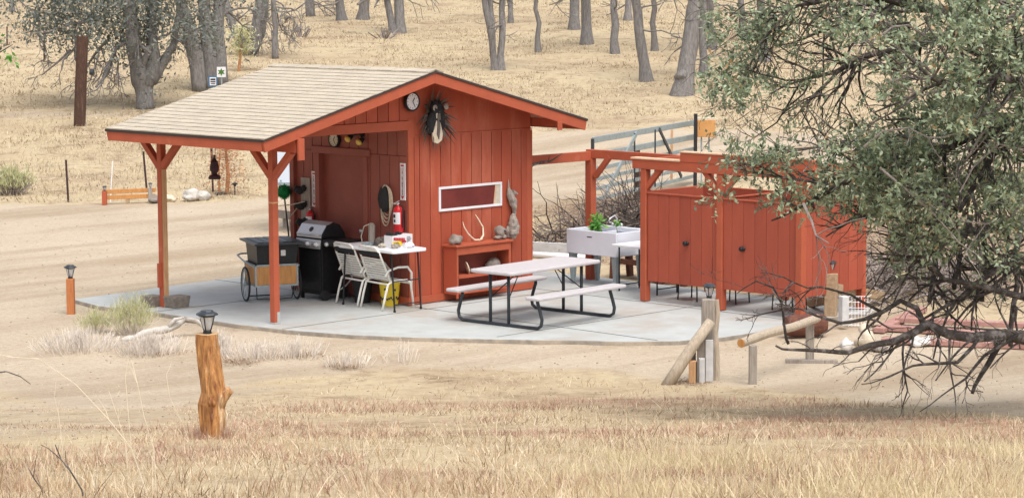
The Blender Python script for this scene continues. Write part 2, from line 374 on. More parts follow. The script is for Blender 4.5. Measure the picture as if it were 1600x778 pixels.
# ================================================================== SETTING
PATIO = [(-.42,4.05),(-.58,3.2),(-.42,2.08),(-.40,1.3),(-.36,.3),(-.24,-.54),(.06,-1.5),(.42,-2.15),(.78,-2.7),(1.28,-3.4),(1.71,-3.95),(2.05,-4.45),(2.55,-4.9),(3.2,-5.12),(3.9,-5.15),(4.64,-5.05),(5.5,-5.05),(6.6,-5.05),(6.6,1.2),(6.6,4.4),(2.9,4.36)]
def poly_field(P, poly, fall):
    """signed distance style weight of points (n,2) for a world polygon"""
    poly = np.array(poly, float); n = len(poly); inside = np.zeros(len(P), bool); dist = np.full(len(P), 1e9)
    for i in range(n):
        a, b = poly[i], poly[(i+1) % n]
        c = ((a[1] > P[:, 1]) != (b[1] > P[:, 1]))
        with np.errstate(divide='ignore', invalid='ignore'):
            xx = (b[0]-a[0])*(P[:, 1]-a[1])/(b[1]-a[1])+a[0]
        inside ^= c & (P[:, 0] < xx)
        ab = b-a; t = np.clip(((P-a)@ab)/(ab@ab+1e-12), 0, 1); dist = np.minimum(dist, np.linalg.norm(P-(a+t[:, None]*ab), axis=1))
    return np.clip(.5+np.where(inside, dist, -dist)/fall, 0, 1)
def wpoly(px): return [tuple(hit(x, y)[:2]) for x, y in px]
LOT = wpoly([(-500,322),(-100,321),(120,320),(300,318),(400,312),(470,296),(560,282),(700,268),(800,230),(840,207),(960,203),(1150,204),(1400,214),(1800,236),(1800,262),(1400,262),(1180,258),(1050,300),(960,306),(900,312),(830,330),(760,385),(700,470),(1000,480),(1300,500),(1380,470),(1450,500),(1800,520),(1800,655),(1500,642),(1330,622),(1180,606),(1080,600),(930,576),(800,578),(640,575),(500,585),(380,600),(250,640),(120,640),(0,610),(-500,600)])
TRACK = wpoly([(-400,184),(0,176),(150,174),(300,180),(300,187),(150,183),(0,188),(-400,200)])
TRAIL = wpoly([(-500,590),(0,585),(160,600),(300,590),(420,590),(520,578),(560,590),(430,625),(330,660),(200,690),(60,690),(-500,680)])
LITTER = wpoly([(820,325),(900,308),(1000,304),(1200,300),(1500,330),(1800,350),(1800,470),(1400,465),(1300,470),(1100,450),(1000,430),(860,395)])
def axis_(lo, hi, stp, far, g=1.12):
    a = list(np.arange(lo, hi+1e-6, stp)); s_ = stp; v = hi
    while v < far: s_ *= g; v += s_; a.append(v)
    s_ = stp; v = lo; pre = []
    while v > -far: s_ *= g; v -= s_; pre.append(v)
    return np.array(pre[::-1]+a)
dd = axis_(9, 62, .22, 420, 1.05); dd = dd[dd > -60]; dd = dd[dd < 420]; ss = axis_(-11, 11, .22, 260, 1.07)
GX = CP.x+dd[:, None]*FH.x+ss[None, :]*RH.x; GY = CP.y+dd[:, None]*FH.y+ss[None, :]*RH.y
PP = np.stack([GX.ravel(), GY.ravel()], 1)
GZ = np.array([terrain(a, b) for a, b in PP])
ns_ = len(ss); nd_ = len(dd)
ii = (np.arange(nd_-1)[:, None]*ns_+np.arange(ns_-1)[None, :]).ravel()
me = bpy.data.meshes.new('ground'); me.from_pydata(np.column_stack([PP, GZ]).tolist(), [], np.stack([ii, ii+1, ii+ns_+1, ii+ns_], 1).tolist())
me.materials.append(MATS['ground']); me.polygons.foreach_set('use_smooth', [True]*len(me.polygons))
dirtw = np.maximum(poly_field(PP, LOT, 1.1), np.maximum(poly_field(PP, TRACK, 1.2)*.8, poly_field(PP, TRAIL, 1.5)*.50)); litw = poly_field(PP, LITTER, 1.6)*.62
edge_lit = poly_field(PP, PATIO, 1.0); litw = np.maximum(litw, np.where(edge_lit > .2, .34, 0))
for nm, arr in (('dirt', dirtw), ('litter', litw)):
    a = me.attributes.new(nm, 'FLOAT', 'POINT'); a.data.foreach_set('value', arr.astype(np.float32))
me.update(); ground = bpy.data.objects.new('ground', me); COL.objects.link(ground); tag(ground, 'dry dirt lot and straw coloured hillside', 'ground', kind='structure')
def dirt_at(P): return np.maximum(np.maximum(poly_field(P, LOT, 1.1), poly_field(P, TRAIL, 1.5)*.46), poly_field(P, PATIO, .4))

mb = MB(); mb.prism([(x, y, -.12) for x, y in PATIO], (0, 0, .12))
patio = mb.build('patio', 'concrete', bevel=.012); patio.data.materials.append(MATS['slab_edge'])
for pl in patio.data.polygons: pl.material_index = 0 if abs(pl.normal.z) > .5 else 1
tag(patio, 'pale grey concrete slab with a curved front edge', 'patio', kind='structure')
mb = MB()
for a, b in [((-.45,2.1),(6.6,2.1)), ((-.25,-.45),(6.6,-.45)), ((1.2,-3.0),(6.6,-3.0)), ((2.38,-4.7),(2.38,4.3)), ((4.95,-5.0),(4.95,4.3))]:
    mb.beam((*a, .0035), (*b, .0035), .012, .003)
j = mb.build('expansion_joint', 'concrete_joint', patio)

# ================================================================== SHED
ZE, ZR, X0, X1, Y0, Y1, XR = 2.527, 3.323, -.614, 5.50, -.566, 2.874, 2.441
SL = (ZR-ZE)/(XR-X0)
def roofz(x): return ZR-abs(x-XR)*SL
shed = thing('shed', (2.44, 1.2, 0), 'red shed with a tan shingle gable roof and open porch', 'shed')
def siding(mb, p, dr, length, z0, ztop, nrm, th=.02, bw=.2032, g=.011, start=0.0):
    """vertical boards with grooves; mat 0 boards, mat 1 groove backing"""
    p = Vector(p); dr = Vector(dr); nrm = Vector(nrm); x = 0.0
    def pan(a, b, t0, t1, mi, tv):
        mb.tv = tv
        A = p+dr*a; B = p+dr*b
        za = ztop(A+dr*.0) ; zb = ztop(B)
        q = [A+nrm*t0, B+nrm*t0, B+nrm*t1, A+nrm*t1]
        zt = [za, zb, zb, za]
        bot = [Vector((v.x, v.y, z0)) for v in q]; top = [Vector((v.x, v.y, zt[i])) for i, v in enumerate(q)]
        if (B-A).cross(nrm*(t1-t0)).z < 0: bot = [bot[1], bot[0], bot[3], bot[2]]; top = [top[1], top[0], top[3], top[2]]
        mb.hexa(bot+top, mi)
    cuts = [0.0]; x = bw-start
    while x < length-.01: cuts.append(x); x += bw
    cuts.append(length)
    xs = XR
    for a, b in zip(cuts[:-1], cuts[1:]):
        pan(a+g/2, b-g/2, 0, th, 0, rnd.random())
    pan(0, length, -.03, .002, 1, .5)
    mb.tv = .5
UND = .085      # roof build-up below the shingles
under = lambda v: roofz(v.x)-UND
mb = MB(); siding(mb, (2.54, 0, 0), (1, 0, 0), 2.34, .11, lambda v: 2.385, (0, -1, 0), start=.1)
fw = mb.build('front_wall', ['red_paint', 'groove'], shed, bevel=.003, bseg=1); tag(fw, 'sunlit grooved front wall')
mb = MB(); mb.prism([(2.44, -.012, 2.39), (4.88, -.012, 2.39), (4.88, -.012, under(Vector((4.88,0,0)))), (2.44, -.012, under(Vector((2.44,0,0))))], (0, .04, 0))
mb.box(2.44, 4.90, -.024, -.0125, 2.37, 2.388)
mb.build('gable_board', 'red_paint', shed)
mb = MB(); siding(mb, (.05, 0, 0), (1, 0, 0), 2.39, 2.605, under, (0, -1, 0), start=.02)
mb.build('porch_gable', ['red_paint', 'groove'], shed, bevel=.003, bseg=1)
mb = MB(); mb.box(-.04, 2.44, -.034, .06, 2.47, 2.60); mb.build('header_beam', 'red_trim', shed, bevel=.005)
for b in ((2.425, 2.53, -.026, .0, .02, 2.62), (4.79, 4.88, -.026, .0, .02, 2.36), (4.882, 4.905, -.026, .08, .02, 2.36)): mb = MB(); mb.box(*b); mb.build('corner_trim', 'red_trim', shed, bevel=.004)
for b in ((2.417, 4.91, -.045, -.027, .012, .115), (2.39, 2.415, -.045, .81, .012, .115), (2.39, 2.415, 1.965, 2.46, .012, .115)): mb = MB(); mb.box(*b); mb.build('baseboard', 'red_trim', shed, bevel=.004)
# side wall with the door
mb = MB()
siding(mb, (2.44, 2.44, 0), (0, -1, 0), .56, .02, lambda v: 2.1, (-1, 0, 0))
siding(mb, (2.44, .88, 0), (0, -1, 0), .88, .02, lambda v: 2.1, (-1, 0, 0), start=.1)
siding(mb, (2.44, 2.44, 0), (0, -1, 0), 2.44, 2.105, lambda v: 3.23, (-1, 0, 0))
mb.build('side_wall', ['red_shaded', 'groove'], shed, bevel=.003, bseg=1)
mb = MB(); mb.box(2.50, 2.54, .90, 1.87, .02, 2.06); door = mb.build('door', 'red_shaded', shed, bevel=.004)
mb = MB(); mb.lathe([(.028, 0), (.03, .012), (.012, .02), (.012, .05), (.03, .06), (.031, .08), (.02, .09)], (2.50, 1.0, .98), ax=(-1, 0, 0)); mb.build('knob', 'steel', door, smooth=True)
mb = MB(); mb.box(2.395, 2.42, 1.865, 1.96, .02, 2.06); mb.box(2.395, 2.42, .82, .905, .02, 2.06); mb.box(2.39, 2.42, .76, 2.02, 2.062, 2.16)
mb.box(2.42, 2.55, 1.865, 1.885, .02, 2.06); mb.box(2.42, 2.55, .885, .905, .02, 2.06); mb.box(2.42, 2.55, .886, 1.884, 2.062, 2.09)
mb.build('door_frame', 'red_shaded', shed, bevel=.004)
mb = MB(); siding(mb, (4.88, 2.44, 0), (-1, 0, 0), 2.44, .02, under, (0, 1, 0)); mb.build('back_wall', ['red_paint', 'groove'], shed)
mb = MB(); siding(mb, (4.88, 0.0, 0), (0, 1, 0), 2.44, .02, lambda v: under(v)-.005, (1, 0, 0)); mb.build('end_wall', ['red_paint', 'groove'], shed)
mb = MB(); mb.box(2.36, 2.46, 2.40, 2.49, .02, 3.2); mb.build('corner_post', 'red_shaded', shed, bevel=.004)
# roof
mb = MB()
for sgn in (-1, 1):
    xe = X0 if sgn < 0 else X1
    za = roofz(xe)
    mb.prism([(xe, Y0+.045, za-.03), (XR, Y0+.045, ZR-.03), (XR, Y0+.045, ZR-.075), (xe, Y0+.045, za-.075)], (0, Y1-Y0-.09, 0))
mb.build('roof_deck', 'red_trim', shed)
mb = MB()
ex = .143
for sgn in (-1, 1):
    Lx = (XR-X0) if sgn < 0 else (X1-XR); rows = int(Lx/(ex*math.cos(math.atan(SL))))
    dx = Lx/rows
    for r_ in range(rows):
        y = Y0-.012 - (.15 if r_ % 2 else 0)
        while y < Y1+.01:
            wd = rnd.choice([.16, .2, .24, .3]); a = max(y, Y0-.012); b = min(y+wd-.004, Y1+.012); y += wd
            if b-a < .02: continue
            lo = Lx-r_*dx+.0; hi = lo-dx-.03
            xa, xb = XR+sgn*lo, XR+sgn*max(hi, 0)
            tk = rnd.choice([.013, .014, .016]); mb.tv = rnd.random()
            z_a, z_b = ZR-lo*SL, ZR-max(hi, 0)*SL
            q = [(xa, a, z_a-.012), (xb, a, z_b-.012), (xb, b, z_b-.012), (xa, b, z_a-.012), (xa, a, z_a-.012+tk), (xb, a, z_b-.010), (xb, b, z_b-.010), (xa, b, z_a-.012+tk)]
            if sgn > 0: q = [q[1], q[0], q[3], q[2], q[5], q[4], q[7], q[6]]
            mb.hexa(q)
mb.tv = .5
mb.build('shingles', 'shingle', shed)
mb = MB(); y = Y0-.015; k = 0
while y < Y1:
    b = min(y+.28, Y1+.015); mb.tv = rnd.random(); zt = ZR+.012+(.004 if k % 2 else 0)
    for sgn in (-1, 1):
        mb.hexa([(XR, y, zt-.012), (XR, b, zt-.012), (XR+sgn*.13, b, zt-.012-.13*SL), (XR+sgn*.13, y, zt-.012-.13*SL), (XR, y, zt), (XR, b, zt), (XR+sgn*.13, b, zt-.13*SL), (XR+sgn*.13, y, zt-.13*SL)])
    y = b-.02 if b < Y1 else 99; k += 1
mb.build('ridge_cap', 'shingle', shed)
mb = MB()   # dark drip edge under the shingles
for sgn in (-1, 1):
    xe = X0-.012 if sgn < 0 else X1+.012
    for yy in (Y0-.014, Y1+.002):
        mb.prism([(xe, yy, roofz(xe)-.013), (XR, yy, ZR-.013), (XR, yy, ZR-.042), (xe, yy, roofz(xe)-.042)], (0, .012, 0))
    mb.box(min(xe, xe+sgn*-.012), max(xe, xe+sgn*-.012), Y0-.001, Y1+.001, roofz(xe)-.045, roofz(xe)-.014)
mb.build('drip_edge', 'roof_edge', shed)
for yy in (Y0, Y1-.04):
    for sgn in (-1, 1):
        xe = X0 if sgn < 0 else X1
        mb = MB(); mb.prism([(xe, yy, roofz(xe)-.043), (XR+sgn*.0015, yy, ZR-.043), (XR+sgn*.0015, yy, ZR-.185), (xe+(-sgn)*.03, yy, roofz(xe)-.18)], (0, .04, 0))
        mb.build('barge_board', 'red_trim', shed, bevel=.004)
for xe, sgn in ((X0, 1), (X1, -1)):
    mb = MB(); mb.box(min(xe+sgn*.001, xe+sgn*.035), max(xe+sgn*.001, xe+sgn*.035), Y0+.042, Y1-.042, roofz(xe)-.17, roofz(xe)-.046); mb.build('fascia_board', 'red_trim', shed, bevel=.004)
mb = MB(); mb.box(-.045, .045, Y0+.042, Y1-.042, 2.31, 2.47); mb.build('side_beam', 'red_paint', shed, bevel=.004)
mb = MB(); mb.box(-.05, .05, Y0-.036, Y0-.002, 2.215, 2.50); mb.build('beam_end', 'red_trim', shed, bevel=.004)
mb = MB(); mb.box(4.92, 4.99, Y0+.045, Y1-.042, 2.42, 2.53); mb.box(4.86, 4.95, Y0-.03, Y0-.002, 2.375, 2.50); mb.build('beam_end', 'red_trim', shed, bevel=.004)
mb = MB()
for y in (.6, 1.22, 1.83): mb.beam((X0+.05, y, roofz(X0+.05)-.13), (XR, y, ZR-.13), .04, .10); mb.beam((X1-.05, y, roofz(X1-.05)-.13), (XR, y, ZR-.13), .04, .10)
mb.build('rafters', 'red_trim', shed)
for y in (0.0, 2.44):
    mb = MB(); mb.box(-.046, .046, y-.046, y+.046, .004, 2.308)
    if y: mb.box(-.038, .048, y-.0495, y-.0465, .004, 1.95, 1); mb.box(-.10, -.047, y-.02, y+.02, .28, .62)
    else: mb.box(-.05, .05, y-.052, y+.052, .004, .02, 2); mb.box(.0, .049, y-.0485, y-.0465, .004, .16, 2); mb.box(-.0485, .0485, y-.0485, y+.0485, 1.615, 1.635, 1)
    po = mb.build('post', ['red_trim', 'new_wood', 'concrete'], shed, bevel=.004)
    mb = MB()
    for sg in (-1, 1): mb.beam((0, y+sg*.03, 1.97), (0, y+sg*.40, 2.32), .085, .085, (0, 0, 1))
    mb.build('brace', 'red_trim', po, bevel=.004)
# window
mb = MB(); a0, a1, b0, b1 = 3.0, 4.26, 1.285, 1.635
t_ = .035
mb.box(a0, a1, -.040, -.0205, b1-t_, b1); mb.box(a0, a1, -.040, -.0205, b0, b0+t_); mb.box(a0, a0+t_, -.040, -.0205, b0+t_, b1-t_); mb.box(a1-t_, a1, -.040, -.0205, b0+t_, b1-t_)
win = mb.build('window', 'white_plastic', shed, bevel=.004)
mb = MB(); mb.box(a0+t_, a1-t_, -.026, -.0225, b0+t_, b1-t_); mb.build('pane', 'glass_pane', win)
mb = MB(); mb.prism([(4.09, -.0268, b0+t_), (4.115, -.0268, b0+t_), (4.155, -.0268, b1-t_), (4.13, -.0268, b1-t_)], (0, -.004, 0)); mb.prism([(4.118, -.0268, b0+t_), (4.224, -.0268, b0+t_), (4.224, -.0268, b1-t_), (4.158, -.0268, b1-t_)], (0, -.003, 0), 1)
mb.build('window_blind', ['tan_edge', 'cream'], win)

# ================================================================== SHOWER STALLS + PERGOLA
sh = thing('shower_stalls', (5.7, -3.4, 0), 'red wooden outdoor shower stalls with slatless panels and a beam frame on posts', 'shower')
SX, SB, SP = 5.05, 6.38, -4.92
for y in (-2.12, -3.52, -4.90):
    mb = MB(); mb.box(SX-.055, SX+.055, y-.055, y+.055, .004, 1.885); po = mb.build('post', 'red_trim', sh, bevel=.012)
    mb = MB()
    for sg in ((-1,) if y > -2.5 else (-1, 1)): mb.beam((SX, y+sg*.03, 1.62), (SX, y+sg*.30, 1.91), .07, .075)
    mb.build('brace', 'red_trim', po, bevel=.004)
mb = MB(); mb.box(6.27, 6.39, .07, .19, -.05, 1.85); po = mb.build('post', 'red_trim', sh, bevel=.005); tag(po, 'tall post beside the sink')
mb = MB(); mb.beam((6.33, .04, 1.57), (6.33, -.27, 1.90), .07, .075); mb.build('brace', 'red_trim', po, bevel=.004)
for y in (-2.12, -3.52, -4.86):
    mb = MB(); mb.box(6.40, 6.50, y-.05, y+.05, .004, 1.85); mb.build('post', 'red_trim', sh, bevel=.005)
mb = MB(); mb.box(SX-.06, SX-.02, -5.1, -1.92, 1.887, 2.02); mb.box(SX+.02, SX+.06, -5.1, -1.92, 1.887, 2.02); mb.build('front_beam', 'red_trim', sh, bevel=.004)
mb = MB(); mb.box(SX-.075, SX+.075, -2.815, -1.90, 2.0215, 2.045); mb.build('beam_cap', 'tan_edge', sh, bevel=.003)
mb = MB(); mb.box(SX-.065, SX+.02, -5.12, -2.82, 2.0215, 2.15); mb.build('upper_beam', 'red_trim', sh, bevel=.004)
mb = MB(); mb.box(SX-.075, SX+.06, -5.12, -2.815, 2.1515, 2.17); mb.build('beam_cap', 'tan_edge', sh, bevel=.003)
mb = MB(); mb.box(6.30, 6.38, -1.9, .20, 1.855, 1.985); mb.box(6.40, 6.48, -5.1, -1.7, 1.855, 1.985); mb.build('rear_beam', 'red_trim', sh, bevel=.004)
mb = MB(); mb.box(4.91, 6.295, .09, .17, 1.82, 1.96); mb.build('link_beam', 'red_trim', sh, bevel=.004)
for y in (-2.12, -4.86): mb = MB(); mb.box(SX+.07, 6.395, y-.03, y+.03, 1.90, 2.03); mb.build('cross_beam', 'red_trim', sh, bevel=.004)
ZB, ZT = .30, 1.54
def wall_panel(name, p, dr, ln, nrm, label=None, cap=True):
    mb = MB(); siding(mb, p, dr, ln, ZB, lambda v: ZT, nrm, th=.015, bw=.2, g=.005, start=rnd.uniform(0, .1))
    o = mb.build(name, ['stall_red', 'stall_red'], sh, bevel=.002, bseg=1)
    if label: tag(o, label)
    if cap:
        p = Vector(p); dr = Vector(dr); mb = MB(); mb.beam(p+dr*.0+Vector((0, 0, ZT+.012)), p+dr*ln+Vector((0, 0, ZT+.012)), .06, .02); mb.build('panel_cap', 'red_trim', o, bevel=.003)
    return o
d1 = wall_panel('door', (SX-.012, -2.19, 0), (0, -1, 0), 1.27, (-1, 0, 0), 'far stall door')
d2 = wall_panel('door', (SX-.012, -3.58, 0), (0, -1, 0), 1.26, (-1, 0, 0), 'near stall door')
for d_, y in ((d1, -2.93), (d2, -3.94)):
    mb = MB(); mb.lathe([(.03, 0), (.03, .01), (.014, .015), (.014, .035), (.034, .045), (.036, .065), (.02, .078)], (SX-.03, y, .89), ax=(-1, 0, 0)); mb.build('knob', 'black', d_, smooth=True)
wall_panel('end_panel', (SX+.058, SP, 0), (1, 0, 0), 1.30, (0, -1, 0))
wall_panel('far_panel', (SX+.058, -2.06, 0), (1, 0, 0), 1.30, (0, 1, 0))
wall_panel('middle_panel', (SX+.058, -3.52, 0), (1, 0, 0), 1.28, (0, -1, 0))
wall_panel('rear_panel', (SB, -2.06, 0), (0, -1, 0), 2.84, (1, 0, 0))
# crooked branch tied under the link beam
def thingmesh(mb, name, mats, label, cat, group=None, loc=None, **kw):
    """single-mesh thing with its origin at loc"""
    loc = Vector(loc) if loc is not None else Vector((0, 0, 0))
    mb.v = [tuple(Vector(v)-loc) for v in mb.v]
    o = mb.build(name, mats, None, **kw); o.location = loc
    return tag(o, label, cat, group)
def px_path(pts, X=None, Y=None):
    return [onx(x, y, X) if X is not None else ony(x, y, Y) for x, y in pts]
mb = MB(); mb.tube(px_path([(824,264),(832,258),(845,254),(860,252),(868,247),(878,240)], Y=.03), [.028, .024, .018, .014, .010, .006], 7); mb.tube(px_path([(857,252),(858,246),(861,243)], Y=.03), [.008, .005, .003], 5)
mb.v = [(x, min(y, .045), z) for x, y, z in mb.v]
thingmesh(mb, 'crooked_branch', 'bark_dark', 'bent dark branch fixed under the beam at the shed corner', 'branch', loc=onx(826, 262, 4.9), smooth=True)

# ================================================================== THINGS ON AND AT THE SHED WALLS
def wall_clock(c, nrm, r, label, face, name='wall_clock'):
    c = Vector(c); nrm = Vector(nrm).normalized(); t = thing(name, c, label, 'clock')
    u = Vector((0, 0, 1)).cross(nrm).normalized()
    mb = MB(); mb.lathe([(r, 0), (r*1.02, .03), (r*.97, .05), (r*.86, .05), (r*.84, .035), (0.001, .035)], c, 28, ax=nrm); mb.build('rim', 'black', t, smooth=False)
    mb = MB(); mb.lathe([(r*.84, 0), (r*.84, .004)], c+nrm*.036, 28, ax=nrm); f = mb.build('dial', face, t)
    mb = MB()
    for k in range(12):
        a = 2*math.pi*k/12; d = u*math.sin(a)+Vector((0, 0, math.cos(a))); mb.obox(c+nrm*.042+d*r*.68, d, d.cross(nrm), nrm, r*.12, r*.05, .002)
    mb.build('marks', 'dark_ink', f)
    for ang, ln, wd in ((35, .45, .06), (150, .62, .045)):
        a = R(ang); d = u*math.sin(a)+Vector((0, 0, math.cos(a))); mb = MB(); mb.obox(c+nrm*.045+d*r*ln/2, d, d.cross(nrm), nrm, r*ln, r*wd*1.6, .003); mb.build('hand', 'black', t)
    return t
wall_clock((2.455, -.05, 2.87), (0, -1, 0), .135, 'round white dial clock with a dark rim high in the gable beside the spiky ornament', 'white_plastic')
wall_clock((2.41, 1.50, 2.275), (-1, 0, 0), .115, 'round cream dial thermometer above the shed door', 'cream', 'dial_thermometer')['category'] = 'thermometer'
# floodlight with two yellow bulbs
t = thing('floodlight', (2.42, .98, 2.33), 'twin floodlight with two yellow bulbs on the wall right of the cream dial', 'wall lamp')
mb = MB(); mb.lathe([(.05, 0), (.05, .02), (.03, .03)], (2.42, .93, 2.38), ax=(-1, 0, 0)); mb.build('mount', 'black', t)
for y, z in ((1.12, 2.30), (.88, 2.265)):
    d = Vector((-.8, .1, -.45)).normalized(); c = Vector((2.36, y, z+.03))
    mb = MB(); mb.tube([(2.40, .93, 2.38), (2.37, (y+.93)/2, 2.37), c], .012, 6); mb.lathe([(.02, -.04), (.035, 0), (.045, .04)], c, ax=d); a = mb.build('socket', 'black', t, smooth=True)
    mb = MB(); mb.lathe([(.03, .03), (.045, .045), (.05, .065), (.035, .085), (.005, .09)], c, ax=d); mb.build('bulb', 'bulb', a, smooth=True)
# extinguisher signs and extinguishers
for y, z, w2, lab, lab2 in ((1.985, 1.53, 0, 'left of the shed door', 'small'), (.075, 1.745, 0, 'at the porch wall edge', 'large')):
    t = thing('fire_sign', (2.415, y, z), 'narrow white sign lettered FIRE EXTINGUISHER '+lab, 'sign', 'fire extinguisher signs')
    mb = MB(); mb.box(2.40, 2.415, y-.052, y+.052, z-.26, z+.26); mb.build('board', 'sign_white', t, bevel=.002)
    text('lettering', '\n'.join('FIRE EXTINGUISHER'), .034, (2.40, y, z-.0), (0, -1, 0), (0, 0, 1), 'dark_ink', t, line=.66)
    mb = MB(); mb.box(2.396, 2.399, y-.03, y+.03, z+.215, z+.238); mb.box(2.396, 2.399, y-.038, y-.034, z-.20, z+.2); mb.box(2.396, 2.399, y+.034, y+.038, z-.20, z+.2); mb.build('border', 'red_ink', t)
    mb = MB(); mb.prism([(2.3985, y-.035, z-.20), (2.3985, y+.035, z-.20), (2.3985, y, z-.245)], (-.002, 0, 0)); mb.build('arrow', 'red_ink', t)
for y, z0, h, r in ((1.99, .86, .42, .062), (.085, 1.02, .46, .072)):
    t = thing('fire_extinguisher', (2.33, y, z0), ('smaller red fire extinguisher behind the gas grill' if y > 1 else 'larger red fire extinguisher on the wall corner above the folding table'), 'extinguisher', 'fire extinguishers')
    c = Vector((2.325, y, z0))
    mb = MB(); mb.lathe([(r*.9, 0), (r, .012), (r, h*.72), (r*.8, h*.80), (r*.35, h*.84), (r*.3, h*.88)], c, 20); mb.build('cylinder', 'fire_red', t, smooth=True)
    mb = MB(); 
    for k in range(8):
        a0 = math.pi*.62+k*math.pi*.76/8; a1 = a0+math.pi*.76/8; rr = r+.0015
        mb.add([c+Vector((math.cos(q)*rr*s_, math.sin(q)*rr*s_, zz)) for s_ in (1, 1.015) for zz in (h*.30, h*.66) for q in (a0, a1)], [(0,1,3,2), (4,6,7,5), (0,2,6,4), (1,5,7,3), (0,4,5,1), (2,3,7,6)])
    lb = mb.build('label_band', 'sign_white', t)
    mb = MB(); mb.box(c.x-r-.005, c.x-r-.0032, y-.02, y+.012, z0+h*.36, z0+h*.44); mb.box(c.x-r-.005, c.x-r-.0032, y-.018, y+.02, z0+h*.50, z0+h*.6); mb.build('marking', 'dark_ink', lb)
    mb = MB(); mb.lathe([(.018, h*.86), (.02, h*.92), (.012, h*.94)], c, 10); mb.obox(c+Vector((-.04, 0, h*.96)), (1, 0, .35), (0, 1, 0), (-.35, 0, 1), .12, .018, .01); mb.obox(c+Vector((-.035, 0, h*.91)), (1, 0, -.1), (0, 1, 0), (.1, 0, 1), .09, .018, .008); mb.build('valve', 'steel', t)
    mb = MB(); mb.tube([c+Vector((.0, -.02, h*.9)), c+Vector((-.01, -r-.03, h*.85)), c+Vector((0, -r-.02, h*.5)), c+Vector((0, -r-.012, h*.2))], .009, 6); mb.build('hose', 'black', t)
    mb = MB(); mb.box(2.38, 2.42, y-.03, y+.03, z0+h*.1, z0+h*.7); mb.build('bracket', 'black', t)
# weathered board with cups
t = thing('weathered_board', (2.41, 2.2, 1.35), 'weathered grey board with three dark cups at the porch back corner', 'wall decoration')
mb = MB(); mb.obox((2.40, 2.17, 1.30), (1, 0, 0), (0, 1, 0), (0, 0, 1), .03, .2, .78); mb.build('board', 'grey_wood', t, bevel=.01)
for k, z in enumerate((1.50, 1.27, 1.02)):
    c = Vector((2.33, 2.22-.02*k, z)); mb = MB(); mb.lathe([(.03, -.05), (.055, -.02), (.06, .03), (.045, .06), (.05, .09)], c, 12, ax=(-.5, .3, .3)); mb.blob(c+Vector((.02, -.05, .04)), .04, .05, .04, .3, k); cup = mb.build('cup', 'black_matte', t, smooth=True)
    mb = MB(); mb.lathe([(.036, .0), (.034, .012), (.01, .018)], c+Vector((-.052, .03, .02)), 12, ax=(-.8, .2, .1)); mb.build('cup_face', 'cream' if k != 1 else 'bark_dark', cup, smooth=True)
mb = MB(); mb.tube([(2.30, 2.08, 1.35), (2.2, 2.25, 1.30), (2.12, 2.5, 1.27)], [.012, .009, .004], 6); mb.tube([(2.28, 2.22, 1.25), (2.2, 2.32, 1.1), (2.25, 2.36, .98)], [.008, .006, .004], 5); mb.build('twig', 'pale_wood', t)
# dark hat with coiled rope
t = thing('hanging_hat', (2.40, .40, 1.45), 'black oval pack hanging by a pale coiled rope between door and fire extinguisher', 'rope coil')
mb = MB(); mb.blob((2.36, .42, 1.48), .05, .115, .19, .08, 3, 16, 10); mb.build('pack', 'black_matte', t, smooth=True)
mb = MB()
for k in range(4):
    pts = []
    for q in range(21):
        a = 2*math.pi*q/20; pts.append((2.37-.012*k, .36+(.12-.008*k)*math.sin(a)*(1 if a < math.pi else .9), 1.46-.04*k*(math.cos(a) < 0)+(.20+.01*k)*math.cos(a)))
    mb.tube(pts, .009, 6)
mb.build('rope', 'rope', t, smooth=True)
# spiky gable ornament
oc = Vector((2.87, -.04, 2.62))
t = thing('gable_ornament', oc, 'spiky dark ornament of dried leaves and pale bark hung under the gable peak', 'wall decoration')
mb = MB()
for k in range(105):
    a = rnd.choice([rnd.uniform(0, 2*math.pi), R(rnd.gauss(225, 28)), R(rnd.gauss(310, 30)), R(rnd.gauss(90, 45))]); ln = rnd.uniform(.18, .44)*(1.0 if math.sin(a) < .3 else .85); mb.tv = rnd.random()
    d = Vector((math.cos(a), -rnd.uniform(.05, .45), math.sin(a))).normalized(); p = oc+Vector((math.cos(a)*.07, -.03, math.sin(a)*.10+.04)); m_ = p+d*ln*.55; e_ = p+d*ln+Vector((0, -.01, -.05*abs(math.cos(a))-.02))
    e_.y = min(e_.y, -.03); m_.y = min(m_.y, -.035)
    s_ = d.cross(Vector((0, 1, 0))).normalized()*.012
    mb.add([p-s_, p+s_, m_+s_, m_-s_, e_], [(0, 1, 2, 3), (3, 2, 4)])
mb.build('dry_leaves', 'yucca', t)
mb = MB(); mb.blob(oc+Vector((0, -.08, .08)), .11, .06, .17, .45, 3, 18, 12, fr=2.4); mb.blob(oc+Vector((-.10, -.08, -.06)), .075, .06, .16, .3, 4); mb.blob(oc+Vector((.10, -.08, -.04)), .07, .05, .14, .3, 5); mb.build('dark_mass', 'black_matte', t, smooth=True)
mb = MB(); mb.prism([oc+Vector(v) for v in ((-.03, -.13, .08), (.035, -.13, .10), (.06, -.12, -.08), (.10, -.12, -.22), (.085, -.12, -.31), (.0, -.12, -.36), (-.085, -.12, -.33), (-.10, -.12, -.2), (-.05, -.13, -.1))], (0, .03, 0))
bk = mb.build('bark_piece', 'bone', t, bevel=.01)
mb = MB(); mb.prism([oc+Vector(v) for v in ((-.018, -.145, .06), (.02, -.145, .06), (.035, -.14, -.15), (.01, -.14, -.30), (-.03, -.14, -.22))], (0, .018, 0)); mb.build('bark_core', 'bark', bk, bevel=.006)
for x, z in ((-.06, .15), (.16, .16)):
    mb = MB(); mb.lathe([(.045, 0), (.03, .012), (.012, .02)], oc+Vector((x, -.13, z)), 9, ax=(0, -1, 0)); mb.build('rosette', 'grey_wood', t)
